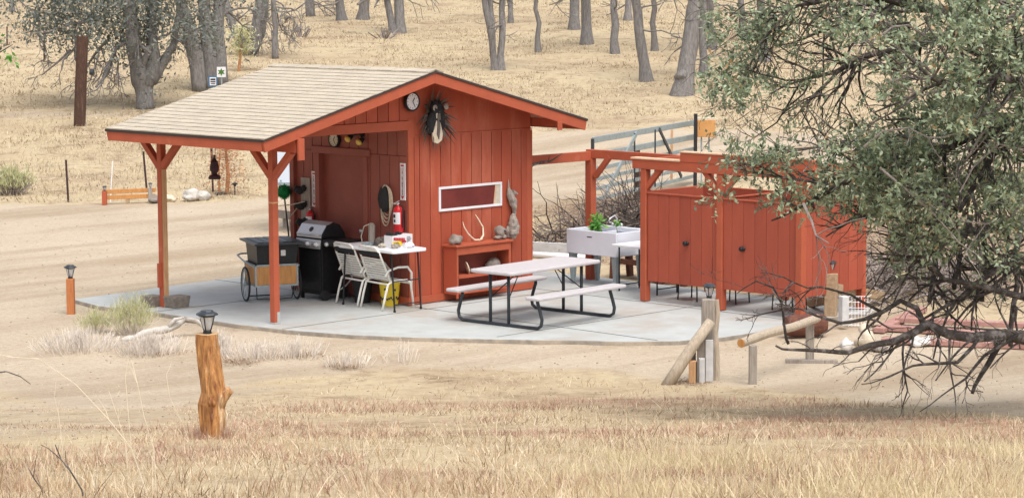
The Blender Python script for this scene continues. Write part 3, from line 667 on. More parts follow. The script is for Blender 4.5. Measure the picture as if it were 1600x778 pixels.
# driftwood right of the window
t = thing('driftwood', (4.42, -.05, 1.25), 'gnarled grey driftwood piece hanging right of the window', 'driftwood')
def gnarl(mb, pts, rad, n=11, amp=.35):
    P2, R2 = [], []
    for i in range(len(pts)-1):
        for f in (0, .25, .5, .75): P2.append(Vector(pts[i]).lerp(Vector(pts[i+1]), f)); R2.append(rad[i]+(rad[i+1]-rad[i])*f)
    P2.append(Vector(pts[-1])); R2.append(rad[-1]); o = len(mb.v); mb.tube(P2, R2, n)
    for q in range(o, len(mb.v)):
        v = Vector(mb.v[q]); c = P2[min((q-o)//n, len(P2)-1)]; k = 1+amp*(noise.noise(v*14)+abs(noise.noise(Vector((v.x*40, v.y*40, v.z*6))))-.3); w_ = c+(v-c)*k; w_.y = min(w_.y, -.024); mb.v[q] = tuple(w_)
mb = MB(); gnarl(mb, [(4.38, -.05, 1.66), (4.37, -.06, 1.55), (4.39, -.075, 1.45), (4.42, -.085, 1.36), (4.46, -.085, 1.25), (4.48, -.08, 1.15)], [.006, .014, .05, .065, .045, .03]); gnarl(mb, [(4.42, -.09, 1.47), (4.53, -.09, 1.44)], [.05, .012]); mb.build('upper_wood', 'grey_wood', t)
mb = MB(); gnarl(mb, [(4.45, -.09, 1.16), (4.43, -.09, 1.08), (4.44, -.09, .98), (4.42, -.09, .87), (4.44, -.09, .80)], [.03, .065, .085, .085, .04]); mb.build('lower_wood', 'grey_wood', t)
mb = MB(); gnarl(mb, [(4.36, -.05, .98), (4.34, -.06, .90), (4.36, -.06, .82)], [.02, .035, .02]); mb.build('small_wood', 'grey_wood', t)
# red shelf unit
SXa, SXb = 3.06, 4.14
t = thing('shelf_unit', (3.6, -.17, 0), 'low red open shelf unit against the sunlit wall under the window', 'shelf')
mb = MB(); mb.box(SXa-.02, SXb+.05, -.345, -.047, .79, .82); mb.build('top', 'red_trim', t, bevel=.004)
for x in (SXa, SXb-.02): mb = MB(); mb.box(x, x+.025, -.30, -.05, .12 if x > 4 else .116, .788); mb.build('side_panel', 'red_paint', t, bevel=.003)
mb = MB(); mb.box(SXa+.0, SXb+.005, -.325, -.302, .68, .785); mb.build('top_rail', 'red_trim', t, bevel=.003)
for x in (SXa, SXb-.03): mb = MB(); mb.box(x, x+.035, -.325, -.302, .06, .678); mb.build('stile', 'red_trim', t, bevel=.003)
for z in (.36, .12): mb = MB(); mb.box(SXa+.027, SXb-.022, -.32, -.05, z, z+.022); mb.build('shelf', 'red_trim', t, bevel=.003)
mb = MB(); mb.box(SXa+.04, SXb-.035, -.33, -.322, .345, .395); mb.build('shelf_lip', 'red_trim', t)
mb = MB(); mb.box(SXa+.03, SXb-.025, -.052, -.046, .13, .785); mb.build('back_panel', 'red_shaded', t)
def rock(p, rx, ry, rz, label, m='stone', name='rock', cat='rock', seed=1, amp=.2, **kw):
    p = Vector(p); mb = MB(); mb.blob(p+Vector((0, 0, rz*.82)), rx, ry, rz, amp, seed, **kw); return thingmesh(mb, name, m, label, cat, loc=p, smooth=True)
rock((3.16, -.2, .818), .10, .08, .075, 'rounded grey rock on the left end of the red shelf top', seed=2, amp=.3)
t = thing('bone_skull', (4.06, -.19, .82), 'lumpy grey skull shaped rock on the right end of the red shelf top', 'rock')
mb = MB(); mb.blob((4.06, -.19, .93), .085, .08, .085, .15, 3); mb.build('dome', 'stone', t, smooth=True)
mb = MB(); mb.blob((4.0, -.21, .85), .07, .05, .035, .3, 6); mb.blob((4.09, -.235, .86), .05, .04, .04, .3, 7); mb.build('lower_lumps', 'stone', t, smooth=True)
mb = MB(); mb.lathe([(.016, 0), (.014, .004)], (4.085, -.268, .945), 10, ax=(0, -1, 0)); mb.build('hollow', 'black_matte', t)
mb = MB(); mb.tube([(3.40, -.1, 1.12), (3.41, -.12, 1.04), (3.46, -.15, .94), (3.56, -.17, .85), (3.68, -.17, .835), (3.76, -.15, .90), (3.78, -.12, 1.02), (3.73, -.08, 1.13), (3.69, -.06, 1.20)], [.004, .009, .012, .014, .02, .014, .012, .009, .004], 8); mb.tube([(3.66, -.17, .835), (3.70, -.2, .86)], [.018, .006], 6)
thingmesh(mb, 'antler', 'bone', 'pale curved antler standing on the red shelf top', 'antler', loc=(3.6, -.15, .82), smooth=True)
mb = MB(); mb.lathe([(.0, -.008), (.08, -.006), (.085, 0), (.08, .006), (.0, .008)], (3.13, -.22, .475), 18, ax=(.9, -.3, .15)); thingmesh(mb, 'wood_slice', 'bone', 'pale round slice at the left end inside the red shelf', 'wood slice', loc=(3.13, -.22, .385))
mb = MB(); mb.lathe([(.0, -.01), (.085, -.008), (.09, 0), (.085, .008), (.0, .01)], (3.36, -.23, .475), 18, ax=(.8, -.45, .25)); thingmesh(mb, 'wood_slice', 'bone', 'yellowish leaning disc in the middle of the red shelf', 'wood slice', loc=(3.36, -.23, .385))
rock((3.50, -.17, .382), .09, .07, .04, 'flat brown rock beside the yellowish disc in the red shelf', seed=8, amp=.3)
rock((3.93, -.18, .382), .13, .09, .095, 'big brown tortoise like rock on the right of the red shelf', seed=5, amp=.15)
rock((4.05, -.27, .382), .05, .03, .03, 'small white rock in front of the big brown shelf rock', 'white_stone', seed=9, amp=.35)
# wall outlet
mb = MB(); mb.box(2.385, 2.42, 1.48, 1.60, .26, .40); mb.box(2.37, 2.384, 1.5, 1.56, .28, .36); thingmesh(mb, 'wall_outlet', 'white_plastic', 'small white outlet box low on the porch wall behind the grill', 'outlet', loc=(2.41, 1.54, .26), bevel=.005)

# ================================================================== PORCH OBJECTS
# garden cart
t = thing('garden_cart', (1.47, 1.865, 0), 'two wheeled garden cart with plywood sides and galvanised edges', 'cart', rz=R(-25))
bx0, bx1, by0, by1, bz0, bz1 = -.31, .30, -.34, .28, .27, .53
for nm, b in (('front_panel', (bx0, bx1, by0, by0+.012)), ('back_panel', (bx0, bx1, by1-.012, by1)), ('side_panel', (bx0, bx0+.012, by0+.013, by1-.013)), ('side_panel', (bx1-.012, bx1, by0+.013, by1-.013))):
    mb = MB(); mb.box(*b, bz0, bz1); mb.build(nm, 'ply', t, local=True)
mb = MB(); mb.box(bx0+.01, bx1-.01, by0+.01, by1-.01, bz0-.012, bz0-.001); mb.build('floor', 'ply', t, local=True)
mb = MB()
for x in (bx0-.008, bx1-.012):
    for y in (by0-.008, by1-.02): mb.box(x, x+.022, y, y+.028, bz0-.03, bz1+.012)
for z in (bz0-.03, bz1+.002): mb.box(bx0+.015, bx1-.014, by0-.008, by0-.001, z, z+.025); mb.box(bx0+.015, bx1-.014, by1+.001, by1+.008, z, z+.025); mb.box(bx0-.008, bx0-.001, by0+.021, by1-.021, z, z+.025); mb.box(bx1+.001, bx1+.008, by0+.021, by1-.021, z, z+.025)
mb.build('metal_edging', 'galv', t, local=True)
mb = MB(); mb.tube([(bx0-.02, by0, bz1), (bx0-.02, by1, bz1+.02), (bx0-.01, by1+.42, bz1+.06), (bx0+.06, by1+.50, bz1+.07), (bx1-.06, by1+.50, bz1+.07), (bx1+.01, by1+.42, bz1+.06), (bx1+.02, by1, bz1+.02), (bx1+.02, by0, bz1)], .013, 8); mb.build('handle', 'galv', t, local=True, smooth=True)
mb = MB(); mb.tube([(-.36, 0, .25), (.36, 0, .25)], .01, 8); mb.tube([(bx0+.03, -.25, .24), (bx0+.05, -.2, .05), (.0, -.2, .04), (bx1-.05, -.2, .05), (bx1-.03, -.25, .24)], .009, 6); mb.tube([(bx0+.08, .38, .25), (bx0+.08, .42, .02), (bx1-.08, .42, .02), (bx1-.08, .38, .25)], .011, 6); mb.build('axle', 'black', t, local=True)
for x in (-.375, .375):
    mb = MB()
    pts = [(x, .235*math.cos(2*math.pi*k/28), .25+.235*math.sin(2*math.pi*k/28)) for k in range(29)]
    mb.tube(pts, .016, 8, cap=False); wh = mb.build('wheel', 'rubber', t, local=True, smooth=True)
    mb = MB(); mb.tube([(x, .212*math.cos(2*math.pi*k/28), .25+.212*math.sin(2*math.pi*k/28)) for k in range(29)], .010, 6, cap=False)
    for k in range(14): a = 2*math.pi*k/14; mb.tube([(x+(.02 if k % 2 else -.02), .02*math.cos(a), .25+.02*math.sin(a)), (x, .21*math.cos(a), .25+.21*math.sin(a))], .003, 4)
    mb.tube([(x-.03, 0, .25), (x+.03, 0, .25)], .022, 10); mb.build('rim', 'galv', wh, local=True, smooth=True)
t = thing('storage_box', (1.49, 1.865, .535), 'black lidded storage box sitting in the garden cart', 'box', rz=R(-25))
mb = MB(); mb.hexa([(-.29, -.32, 0), (.28, -.32, 0), (.28, .26, 0), (-.29, .26, 0), (-.31, -.35, .30), (.31, -.35, .30), (.31, .30, .30), (-.31, .30, .30)]); mb.build('body', 'black', t, local=True, bevel=.01)
mb = MB(); mb.box(-.36, .37, -.44, .46, .302, .33); mb.box(-.30, .32, -.38, .40, .331, .336)
for k in range(5): mb.box(-.28+.12*k, -.20+.12*k, -.36, .38, .3365, .342)
mb.build('lid', 'dark_steel', t, local=True, bevel=.006)
mb = MB(); mb.box(.04, .11, -.365, -.335, .14, .22); mb.build('latch', 'steel', t, local=True, bevel=.004)
# gas grill
t = thing('gas_grill', (2.13, 1.5, 0), 'black gas grill with a silver lid against the porch wall', 'grill')
ga, gb = 1.24, 1.80
mb = MB(); mb.box(1.92, 2.34, ga+.02, gb-.02, .12, .74); mb.build('cabinet', 'black', t, bevel=.006)
mb = MB(); mb.box(1.905, 1.918, ga+.05, gb-.05, .14, .72); dr = mb.build('door', 'black', t, bevel=.004)
mb = MB(); mb.hexa([(1.88, ga, .735), (2.35, ga, .745), (2.35, gb, .745), (1.88, gb, .735), (1.90, ga, .885), (2.35, ga, .90), (2.35, gb, .90), (1.90, gb, .885)]); mb.build('firebox', 'black', t, bevel=.006)
mb = MB(); mb.prism([(1.876, ga+.01, .745), (1.896, ga+.01, .875), (1.896, gb-.01, .875), (1.876, gb-.01, .745)], (-.008, 0, 0)); cp = mb.build('control_panel', 'steel', t)
for y in (ga+.09, ga+.28, ga+.45): mb = MB(); mb.lathe([(.034, 0), (.032, .02), (.022, .03), (.02, .045)], (1.878, y, .81), 14, ax=(-1, 0, .12)); mb.build('knob', 'white_plastic' if y < ga+.4 else 'steel', cp, smooth=True)
prof = [(1.90, .90), (1.905, .95), (2.0, 1.075), (2.12, 1.115), (2.24, 1.075), (2.33, .96), (2.34, .90)]
mb = MB(); mb.prism([(x, ga, z) for x, z in prof], (0, gb-ga, 0)); lid = mb.build('lid', 'black', t, bevel=.006)
mb = MB()
for (xa, za), (xb, zb) in zip(prof[:3], prof[1:4]):
    n_ = Vector((-(zb-za), 0, xb-xa)).normalized()*.004; mb.prism([(xa, ga+.012, za), (xa, gb-.012, za), (xb, gb-.012, zb), (xb, ga+.012, zb)], n_)
mb.build('lid_skin', 'steel', lid)
mb = MB(); mb.tube([(1.885, ga+.04, .945), (1.86, ga+.06, .945), (1.86, gb-.06, .945), (1.885, gb-.04, .945)], .012, 8); mb.build('handle', 'steel', lid, smooth=True)
mb = MB(); mb.lathe([(.04, 0), (.038, .006)], (1.945, (ga+gb)/2, 1.012), 16, ax=(-.8, 0, .6)); mb.build('gauge', 'black', lid)
mb = MB(); mb.box(1.93, 2.33, ga-.40, ga-.005, .855, .885); mb.box(1.905, 1.928, ga-.40, ga-.005, .80, .885); sh_ = mb.build('side_shelf', 'black', t, bevel=.006)
mb = MB(); mb.lathe([(.035, 0), (.03, .03), (.02, .04)], (1.90, ga-.12, .825), 14, ax=(-1, 0, 0)); mb.build('burner_knob', 'steel', sh_, smooth=True)
for y in (ga+.06,):
    for x in (1.96, 2.30): mb = MB(); mb.tube([(x, y-.02, .075), (x, y-.07, .075)], .075, 18); mb.build('wheel', 'rubber', t)
mb = MB()
for x in (1.95, 2.30): mb.box(x-.02, x+.02, gb-.08, gb-.04, .004, .13); 
mb.box(1.94, 2.32, ga+.03, gb-.04, .08, .115); mb.build('base_frame', 'black', t)
mb = MB(); mb.tube([(2.36, 1.22, .75), (2.37, 1.15, .5), (2.36, 1.12, .3), (2.30, 1.18, .2), (2.2, 1.2, .14)], .012, 6); mb.build('gas_hose', 'steel', t, smooth=True)
# duster
bc = onx(443.5, 300, 2.25); t = thing('duster', (2.36, bc.y+.06, .004), 'round fluffy green duster on a thin black pole at the porch back corner', 'duster')
mb = MB(); mb.tube([(2.40, bc.y-.04, .004), bc], .012, 6); mb.build('pole', 'black', t)
mb = MB()
for k in range(500):
    d = Vector((rnd.gauss(0, 1), rnd.gauss(0, 1), rnd.gauss(0, 1))).normalized(); u, v_ = basis(d); e_ = Vector((d.x*.115, d.y*.115, d.z*.115))*rnd.uniform(.8, 1.1); mb.add([bc+u*.006, bc-u*.006, bc+e_-u*.008, bc+e_+u*.008], [(0, 1, 2, 3)])
mb.blob(bc, .095, .095, .09, .08); mb.build('bristles', 'duster', t)
# folding table
t = thing('folding_table', (2.09, .19, 0), 'white folding table with black legs against the porch wall', 'table', rz=R(-2))
mb = MB(); TH = .86
def rrect(x0, x1, y0, y1, r, z, n=5):
    out = []
    for cx, cy, a0 in ((x1-r, y1-r, 0), (x0+r, y1-r, 90), (x0+r, y0+r, 180), (x1-r, y0+r, 270)):
        for k in range(n+1): a = R(a0+90*k/n); out.append((cx+r*math.cos(a), cy+r*math.sin(a), z))
    return out
mb.prism(rrect(-.31, .31, -.64, .60, .06, TH-.045), (0, 0, .045)); mb.build('tabletop', 'white_plastic', t, local=True, bevel=.012)
for sy in (-1, 1):
    for x in (-.24, .24): mb = MB(); mb.tube([(x, sy*.50, TH-.05), (x, sy*.56, .015)], .013, 8); mb.tube([(x, sy*.56, .0), (x, sy*.56, .03)], .018, 8); mb.build('leg', 'black', t, local=True)
    for z, yy in ((.10, .553), (.42, .527)): mb = MB(); mb.tube([(-.24, sy*yy, z), (.24, sy*yy, z)], .009, 6); mb.build('crossbar', 'black', t, local=True)
# things on the table
tz = TH+.0015
t = thing('product_box', (2.17, -.10, tz), 'white and yellow open carton with red lettering on the folding table', 'box', rz=R(3))
mb = MB(); mb.box(-.20, .20, -.06, .10, 0, .17); mb.build('carton', 'sign_white', t, local=True)
mb = MB(); mb.box(-.19, -.0, -.0625, -.0605, .03, .09); mb.build('yellow_panel', 'yellow', t, local=True)
mb = MB()
for k in range(7): mb.box(-.175+k*.032, -.150+k*.032, -.066, -.0632, .105-.004*k, .145-.003*k)
for k in range(3): mb.box(-.02+k*.032, .004+k*.032, -.066, -.0632, .06, .092)
mb.build('red_marks', 'red_ink', t, local=True)
mb = MB()
for k in range(4): mb.box(.085, .17-.02*(k % 2), -.066, -.0632, .055+.024*k, .063+.024*k)
for k in range(2): mb.box(-.17, -.06-.02*k, -.066, -.0632, .04+.02*k, .05+.02*k)
mb.build('small_print', 'dark_ink', t, local=True)
mb = MB(); mb.prism([(-.20, -.05, .1715), (-.08, -.05, .1715), (-.18, -.05, .215)], (0, .12, 0)); mb.blob((.0, .02, .18), .05, .04, .03, .3, 3); mb.build('contents', 'black_matte', t, local=True)
for k, (x, y, sx, sy, sz, m_, lb, nm, ct) in enumerate([
    (2.20, -.26, .09, .06, .035, 'sign_white', 'crumpled white and blue wrapper in front of the carton', 'wrapper', 'wrapper'),
    (2.0, -.20, .07, .05, .03, 'grey_wood', 'small dull green brown cloth beside the white wrapper', 'cloth', 'cloth'),
    (1.98, .02, .08, .06, .03, 'cream', 'cream coloured packet at the table edge near the carton', 'packet', 'packet'),
    (2.10, .22, .09, .08, .06, 'bark', 'dark brown crumpled bag in the middle of the folding table', 'bag', 'bag'),
    (2.0, .36, .12, .07, .025, 'galv', 'grey metal tool pile on the left half of the folding table', 'tool pile', 'tools'),
    (2.25, .38, .08, .06, .03, 'blue_ink', 'dark blue cloth at the wall side of the folding table', 'cloth', 'cloth')]):
    mb = MB(); mb.blob((x, y, tz+sz*.9), sx, sy, sz, .35, k+11, 12, 8, fr=2.5); thingmesh(mb, nm.replace(' ', '_'), m_, lb, ct, loc=(x, y, tz))
t = thing('grey_bottle', (2.30, .62, tz), 'tall grey canister with a thin curved hose at the back of the folding table', 'canister')
mb = MB(); mb.lathe([(.05, 0), (.052, .02), (.05, .24), (.03, .27), (.02, .275)], (2.30, .62, tz), 12); mb.build('canister', 'grey_wood', t, smooth=True)
mb = MB(); mb.tube([(2.30, .66, tz+.26), (2.26, .74, tz+.22), (2.24, .78, tz+.08), (2.22, .74, tz+.01)], .008, 6); mb.build('hose', 'cream', t, smooth=True)
# strap patio chairs
def chair(loc, rz, label):
    t = thing('patio_chair', loc, label, 'chair', 'white strap patio chairs', rz)
    # local +y = the way the sitter faces, x = width
    W = .27
    for sx in (-1, 1):
        mb = MB(); mb.tube([(sx*W, -.28, .0), (sx*W, -.23, .20), (sx*W, -.18, .36), (sx*W, -.12, .395), (sx*W, .14, .40), (sx*W, .20, .36), (sx*W, .25, .0)], .016, 8); mb.build('side_frame', 'chair_white', t, local=True, smooth=True)
        mb = MB(); mb.tube([(sx*W, .215, .26), (sx*(W+.01), .21, .50), (sx*(W+.015), .14, .585), (sx*(W+.015), -.02, .59), (sx*W, -.17, .55), (sx*W, -.225, .47)], .016, 8); mb.build('armrest', 'chair_white', t, local=True, smooth=True)
    mb = MB(); mb.tube([(-W, -.13, .38), (-W+.02, -.30, .79), (-W+.05, -.33, .86), (-W+.10, -.34, .88), (W-.10, -.34, .88), (W-.05, -.33, .86), (W-.02, -.30, .79), (W, -.13, .38)], .015, 8); bf = mb.build('back_frame', 'chair_white', t, local=True, smooth=True)
    mb = MB()
    for k in range(9):
        z = .43+k*.0345; y = -.13-(z-.38)*.42; mb.obox((0, y, z), (1, 0, 0), (0, .9, .42), (0, -.42, .9), 2*W-.04, .006, .026)
    mb.obox((0, -.33, .84), (1, 0, 0), (0, .9, .42), (0, -.42, .9), 2*W-.08, .008, .04)
    mb.build('back_straps', 'chair_white', bf, local=True)
    mb = MB(); mb.obox((0, -.305, .778), (1, 0, 0), (0, .9, .42), (0, -.42, .9), 2*W-.03, .012, .07); mb.build('dark_strap', 'black_matte', bf, local=True)
    mb = MB()
    for k in range(7): y = -.11+k*.04; mb.box(-W+.01, W-.01, y-.014, y+.014, .392-.012*math.sin(k/6*3.14), .40-.012*math.sin(k/6*3.14))
    mb.build('seat_straps', 'chair_white', t, local=True)
    for y, z in ((-.18, .36), (.20, .35)): mb = MB(); mb.tube([(-W, y, z), (W, y, z)], .013, 6); mb.build('crossbar', 'chair_white', t, local=True)
    return t
chair((2.10, .07, .003), R(-98), 'nearer white strap patio chair with its curved arm in front of the yellow bucket')
chair((2.14, .64, .003), R(-98), 'farther white strap patio chair nearest the gas grill')
# buckets
t = thing('yellow_bucket', (2.30, .40, .003), 'yellow plastic bucket under the folding table', 'bucket')
c = Vector((2.25, .20, .003)); t.location = c
mb = MB(); mb.lathe([(.115, 0), (.145, .30), (.15, .30), (.15, .33), (.142, .335), (.135, .31), (.11, .02)], c, 24); mb.build('pail', 'yellow', t, smooth=False)
mb = MB()
for k in range(14): a = R(140+k*12); z = .10+.012*(k % 3)+(.12 if k % 5 == 0 else 0); mb.obox(c+Vector((math.cos(a)*(.131+z*.05), math.sin(a)*(.131+z*.05), z)), (-math.sin(a), math.cos(a), 0), (math.cos(a), math.sin(a), 0), (0, 0, 1), .024, .006, .028)
mb.build('print', 'dark_ink', t)
t = thing('black_bucket', (2.22, .72, .003), 'black plastic pot on the slab behind the patio chairs', 'bucket'); c = Vector((2.2, .72, .003)); t.location = c
mb = MB(); mb.lathe([(.11, 0), (.14, .28), (.15, .28), (.15, .32), (.14, .32), (.105, .02)], c, 20); mb.build('pot', 'black_matte', t)
# picnic table
t = thing('picnic_table', (2.68, -2.27, .003), 'grey plastic picnic table with two benches on black tube frames', 'picnic table', rz=R(4))
mb = MB(); mb.prism(rrect(-.95, .95, -.375, .375, .07, .70), (0, 0, .045)); mb.build('tabletop', 'grey_plastic', t, local=True, bevel=.014)
for sy in (-1, 1): mb = MB(); mb.prism(rrect(-.93, .93, sy*.70-.13, sy*.70+.13, .05, .405), (0, 0, .04)); mb.build('bench', 'grey_plastic', t, local=True, bevel=.012)
for sx in (-1, 1):
    x = sx*.76; mb = MB(); pts = [(x, -.66, .40), (x, -.66, .36)]
    for y, z in ((-.70, .25), (-.735, .14), (-.72, .06), (-.66, .02)): pts.append((x, y, z))
    pts += [(x, -y, z) for _, y, z in pts[::-1]]
    mb.tube(pts, .023, 10); mb.tube([(x, -.16, .02), (x, -.16, .70)], .022, 8); mb.tube([(x, .16, .02), (x, .16, .70)], .022, 8); mb.tube([(x, -.66, .385), (x, .66, .385)], .014, 6) if False else None
    mb.tube([(x, -.32, .69), (x, .32, .69)], .015, 6); mb.build('leg_frame', 'dark_steel', t, local=True, smooth=True)
    for sy in (-1, 1): mb = MB(); mb.tube([(x, sy*.16, .36), (x-sx*.42, 0, .695)], .008, 6); mb.build('brace', 'black', t, local=True)
# utility sink
t = thing('utility_sink', (6.06, -.43, 0), 'wide white laundry sink on grey legs beside the stalls', 'sink')
a0, a1, b0, b1, z0, z1 = 5.72, 6.40, -.95, .06, .47, .83
mb = MB()
mb.box(a0, a0+.03, b0, b1, z0, z1); mb.box(a1-.03, a1, b0, b1, z0, z1); mb.box(a0+.03, a1-.03, b0, b0+.03, z0, z1); mb.box(a0+.03, a1-.03, b1-.03, b1, z0, z1); mb.box(a0+.03, a1-.03, b0+.03, b1-.03, z0, z0+.03); mb.box(a0+.03, a1-.03, -.46, -.43, z0+.03, z1-.03)
mb.box(a1-.12, a1-.03, b0+.03, b1-.03, z1-.05, z1+.02)
mb.build('basin', 'sink_white', t, bevel=.01)
mb = MB(); mb.box(a0-.002, a0-.0005, -.46, -.36, z1-.10, z1-.085); mb.build('badge', 'dark_ink', t)
for x in (a0+.07, a1-.07):
    for y in (b0+.07, b1-.07):
        mb = MB(); mb.hexa([(x-.025, y-.025, .004), (x+.025, y-.025, .004), (x+.025, y+.025, .004), (x-.025, y+.025, .004), (x-.05, y-.05, z0-.002), (x+.05, y-.05, z0-.002), (x+.05, y+.05, z0-.002), (x-.05, y+.05, z0-.002)]); mb.build('leg', 'galv', t, bevel=.004)
mb = MB(); c = Vector((a1-.08, -.42, z1+.02)); mb.tube([c, c+Vector((0, 0, .12)), c+Vector((-.05, 0, .17)), c+Vector((-.16, 0, .13)), c+Vector((-.18, 0, .09))], .013, 8)
for s_ in (-1, 1): mb.tube([c+Vector((0, s_*.09, 0)), c+Vector((0, s_*.09, .05))], .018, 8); mb.tube([c+Vector((0, s_*.09, .05)), c+Vector((-.06, s_*.10, .06))], .009, 6)
mb.tube([c+Vector((0, -.09, .015)), c+Vector((0, .09, .015))], .012, 8); mb.build('faucet', 'steel', t, smooth=True)
def leafy(mb, c, n, r, ln, wd, up=.3):
    for k in range(n):
        d = Vector((rnd.gauss(0, 1), rnd.gauss(0, 1), rnd.gauss(up, .8))).normalized(); mb.tv = rnd.random(); p = Vector(c)+Vector((rnd.uniform(-1, 1), rnd.uniform(-1, 1), rnd.uniform(-1, 1)))*r
        mb.leaf(p, d, Vector((rnd.gauss(0, 1), rnd.gauss(0, 1), 1)), ln*rnd.uniform(.6, 1.2), wd*rnd.uniform(.7, 1.2))
pp = onx(932, 352, 5.92)
t = thing('leafy_cutting', (pp.x, pp.y, .83), 'bright green leafy cutting standing in the white sink', 'plant')
mb = MB(); leafy(mb, pp, 60, .07, .13, .06, -.2); leafy(mb, pp+Vector((0, .03, .12)), 20, .04, .10, .04, .6); mb.build('leaves', 'plant_leaf', t)
mb = MB(); mb.tube([(pp.x, pp.y+.06, .62), (pp.x, pp.y+.03, pp.z-.05), (pp.x, pp.y+.0, pp.z+.12)], [.007, .006, .004], 6); mb.build('stem', 'plant_leaf', t)
pp = onx(963, 350, 6.1); t = thing('yellowish_sprig', (pp.x, pp.y, .83), 'small yellow green sprig beside the sink faucet', 'plant')
mb = MB(); leafy(mb, pp, 16, .05, .09, .03, .3); mb.build('leaves', 'plant_leaf', t)
mb = MB(); mb.tube([(pp.x+.05, pp.y, .60), pp], .005, 6); mb.build('stem', 'plant_leaf', t)
# side table at the sink
t = thing('side_table', (5.95, -1.25, 0), 'small white folding table beside the sink', 'table')
mb = MB(); mb.prism(rrect(5.52, 6.12, -1.98, -1.02, .04, .66), (0, 0, .035)); mb.build('tabletop', 'white_plastic', t, bevel=.01)
for x in (5.60, 6.04):
    for y in (-1.12, -1.86): mb = MB(); mb.tube([(x, y, .66), (x, y, .004)], .012, 8); mb.build('leg', 'black', t)
for y in (-1.12, -1.86): mb = MB(); mb.tube([(5.60, y, .09), (6.04, y, .09)], .009, 6); mb.build('crossbar', 'black', t)
# stools inside the stalls
for k, (x, y, sc) in enumerate(((5.62, -2.55, .44), (5.75, -3.15, .44), (5.7, -4.2, .40))):
    t = thing('stall_stool', (x, y, .004), ('black legged stool under the far end of the far stall door', 'black legged stool under the near end of the far stall door', 'black legged stool inside the near stall')[k], 'stool', 'stools inside the shower stalls')
    mb = MB(); mb.prism(rrect(x-.17, x+.17, y-.2, y+.2, .03, sc), (0, 0, .03)); mb.build('seat', 'black_matte', t, bevel=.006)
    for sx in (-1, 1):
        for sy in (-1, 1): mb = MB(); mb.tube([(x+sx*.14, y+sy*.16, sc), (x+sx*.15, y+sy*.18, .004)], .011, 6); mb.build('leg', 'black', t)
# red wooden frame seat behind the sink
cc = onz(958, 420, 0.0)
t = thing('red_wagon_bench', (7.2, -.35, -.06), 'dark red wooden bench with a spoked wheel end behind the white sink', 'bench')
mb = MB(); mb.box(6.95, 7.45, -1.5, .35, .36, .42); mb.build('seat', 'rust', t, bevel=.01)
mb = MB(); mb.box(6.97, 7.03, -1.4, .3, .18, .26); mb.build('rail', 'rust', t, bevel=.01)
for y in (.25, -.45, -1.2): mb = MB(); mb.prism([(6.95, y, -.06), (7.05, y, -.06), (7.12, y, .35), (6.98, y, .35)], (0, .07, 0)); mb.prism([(7.35, y, -.06), (7.45, y, -.06), (7.42, y, .35), (7.30, y, .35)], (0, .07, 0)); mb.build('leg', 'rust', t, bevel=.006)
mb = MB(); wc = Vector((6.9, -.75, .16)); mb.tube([wc+Vector((0, .2*math.cos(2*math.pi*k/20), .2*math.sin(2*math.pi*k/20))) for k in range(21)], .025, 6, cap=False)
for k in range(4): a = math.pi*k/4; d = Vector((0, math.cos(a), math.sin(a)))*.2; mb.tube([wc-d, wc+d], .013, 5)
mb.build('wheel', 'rust', t)
# hanging lantern
lc = onx(335, 262, .0); t = thing('hanging_lantern', (0, lc.y, 2.3), 'dark iron lantern hanging under the left eave between the porch posts', 'lantern')
zt_ = onx(335, 242, 0).z; zb_ = onx(335, 280, 0).z; hh = zt_-zb_
mb = MB(); mb.lathe([(.006, hh), (.012, hh*.97), (.016, hh*.86), (.030, hh*.78), (.055, hh*.70), (.05, hh*.66), (.062, hh*.5), (.06, hh*.36), (.035, hh*.24), (.04, hh*.20), (.075, hh*.14), (.085, hh*.05), (.08, 0)], (0, lc.y, zb_), 14); mb.build('body', 'iron', t, smooth=False)
mb = MB(); mb.tube([(0, lc.y-.05, zb_+hh*.7), (0, lc.y-.03, zb_+hh*.95), (0, lc.y+.03, zb_+hh*.95), (0, lc.y+.05, zb_+hh*.7)], .004, 5); mb.tube([(0, lc.y-.03, zb_+hh*.95), (0, lc.y-.03, 2.31)], .003, 4); mb.tube([(0, lc.y+.03, zb_+hh*.95), (0, lc.y+.03, 2.31)], .003, 4); mb.build('chain', 'iron', t)
# boxes at the far porch post
for k, (x, y, w2) in enumerate(((-.13, 2.58, .10), (.10, 2.28, .13))):
    t = thing('post_block', (x, y, .003), ('small pale block on the far side of the back porch post', 'weathered block on the near side of the back porch post')[k], 'block', 'blocks around the porch post')
    mb = MB(); mb.hexa([(x-w2, y-w2*.8, .003), (x+w2, y-w2*.8, .003), (x+w2, y+w2*.8, .003), (x-w2, y+w2*.8, .003), (x-w2-.02, y-w2*.8-.02, .16), (x+w2+.02, y-w2*.8-.02, .16), (x+w2+.02, y+w2*.8+.02, .16), (x-w2-.02, y+w2*.8+.02, .16)]); mb.build('trough', 'block', t, bevel=.006)

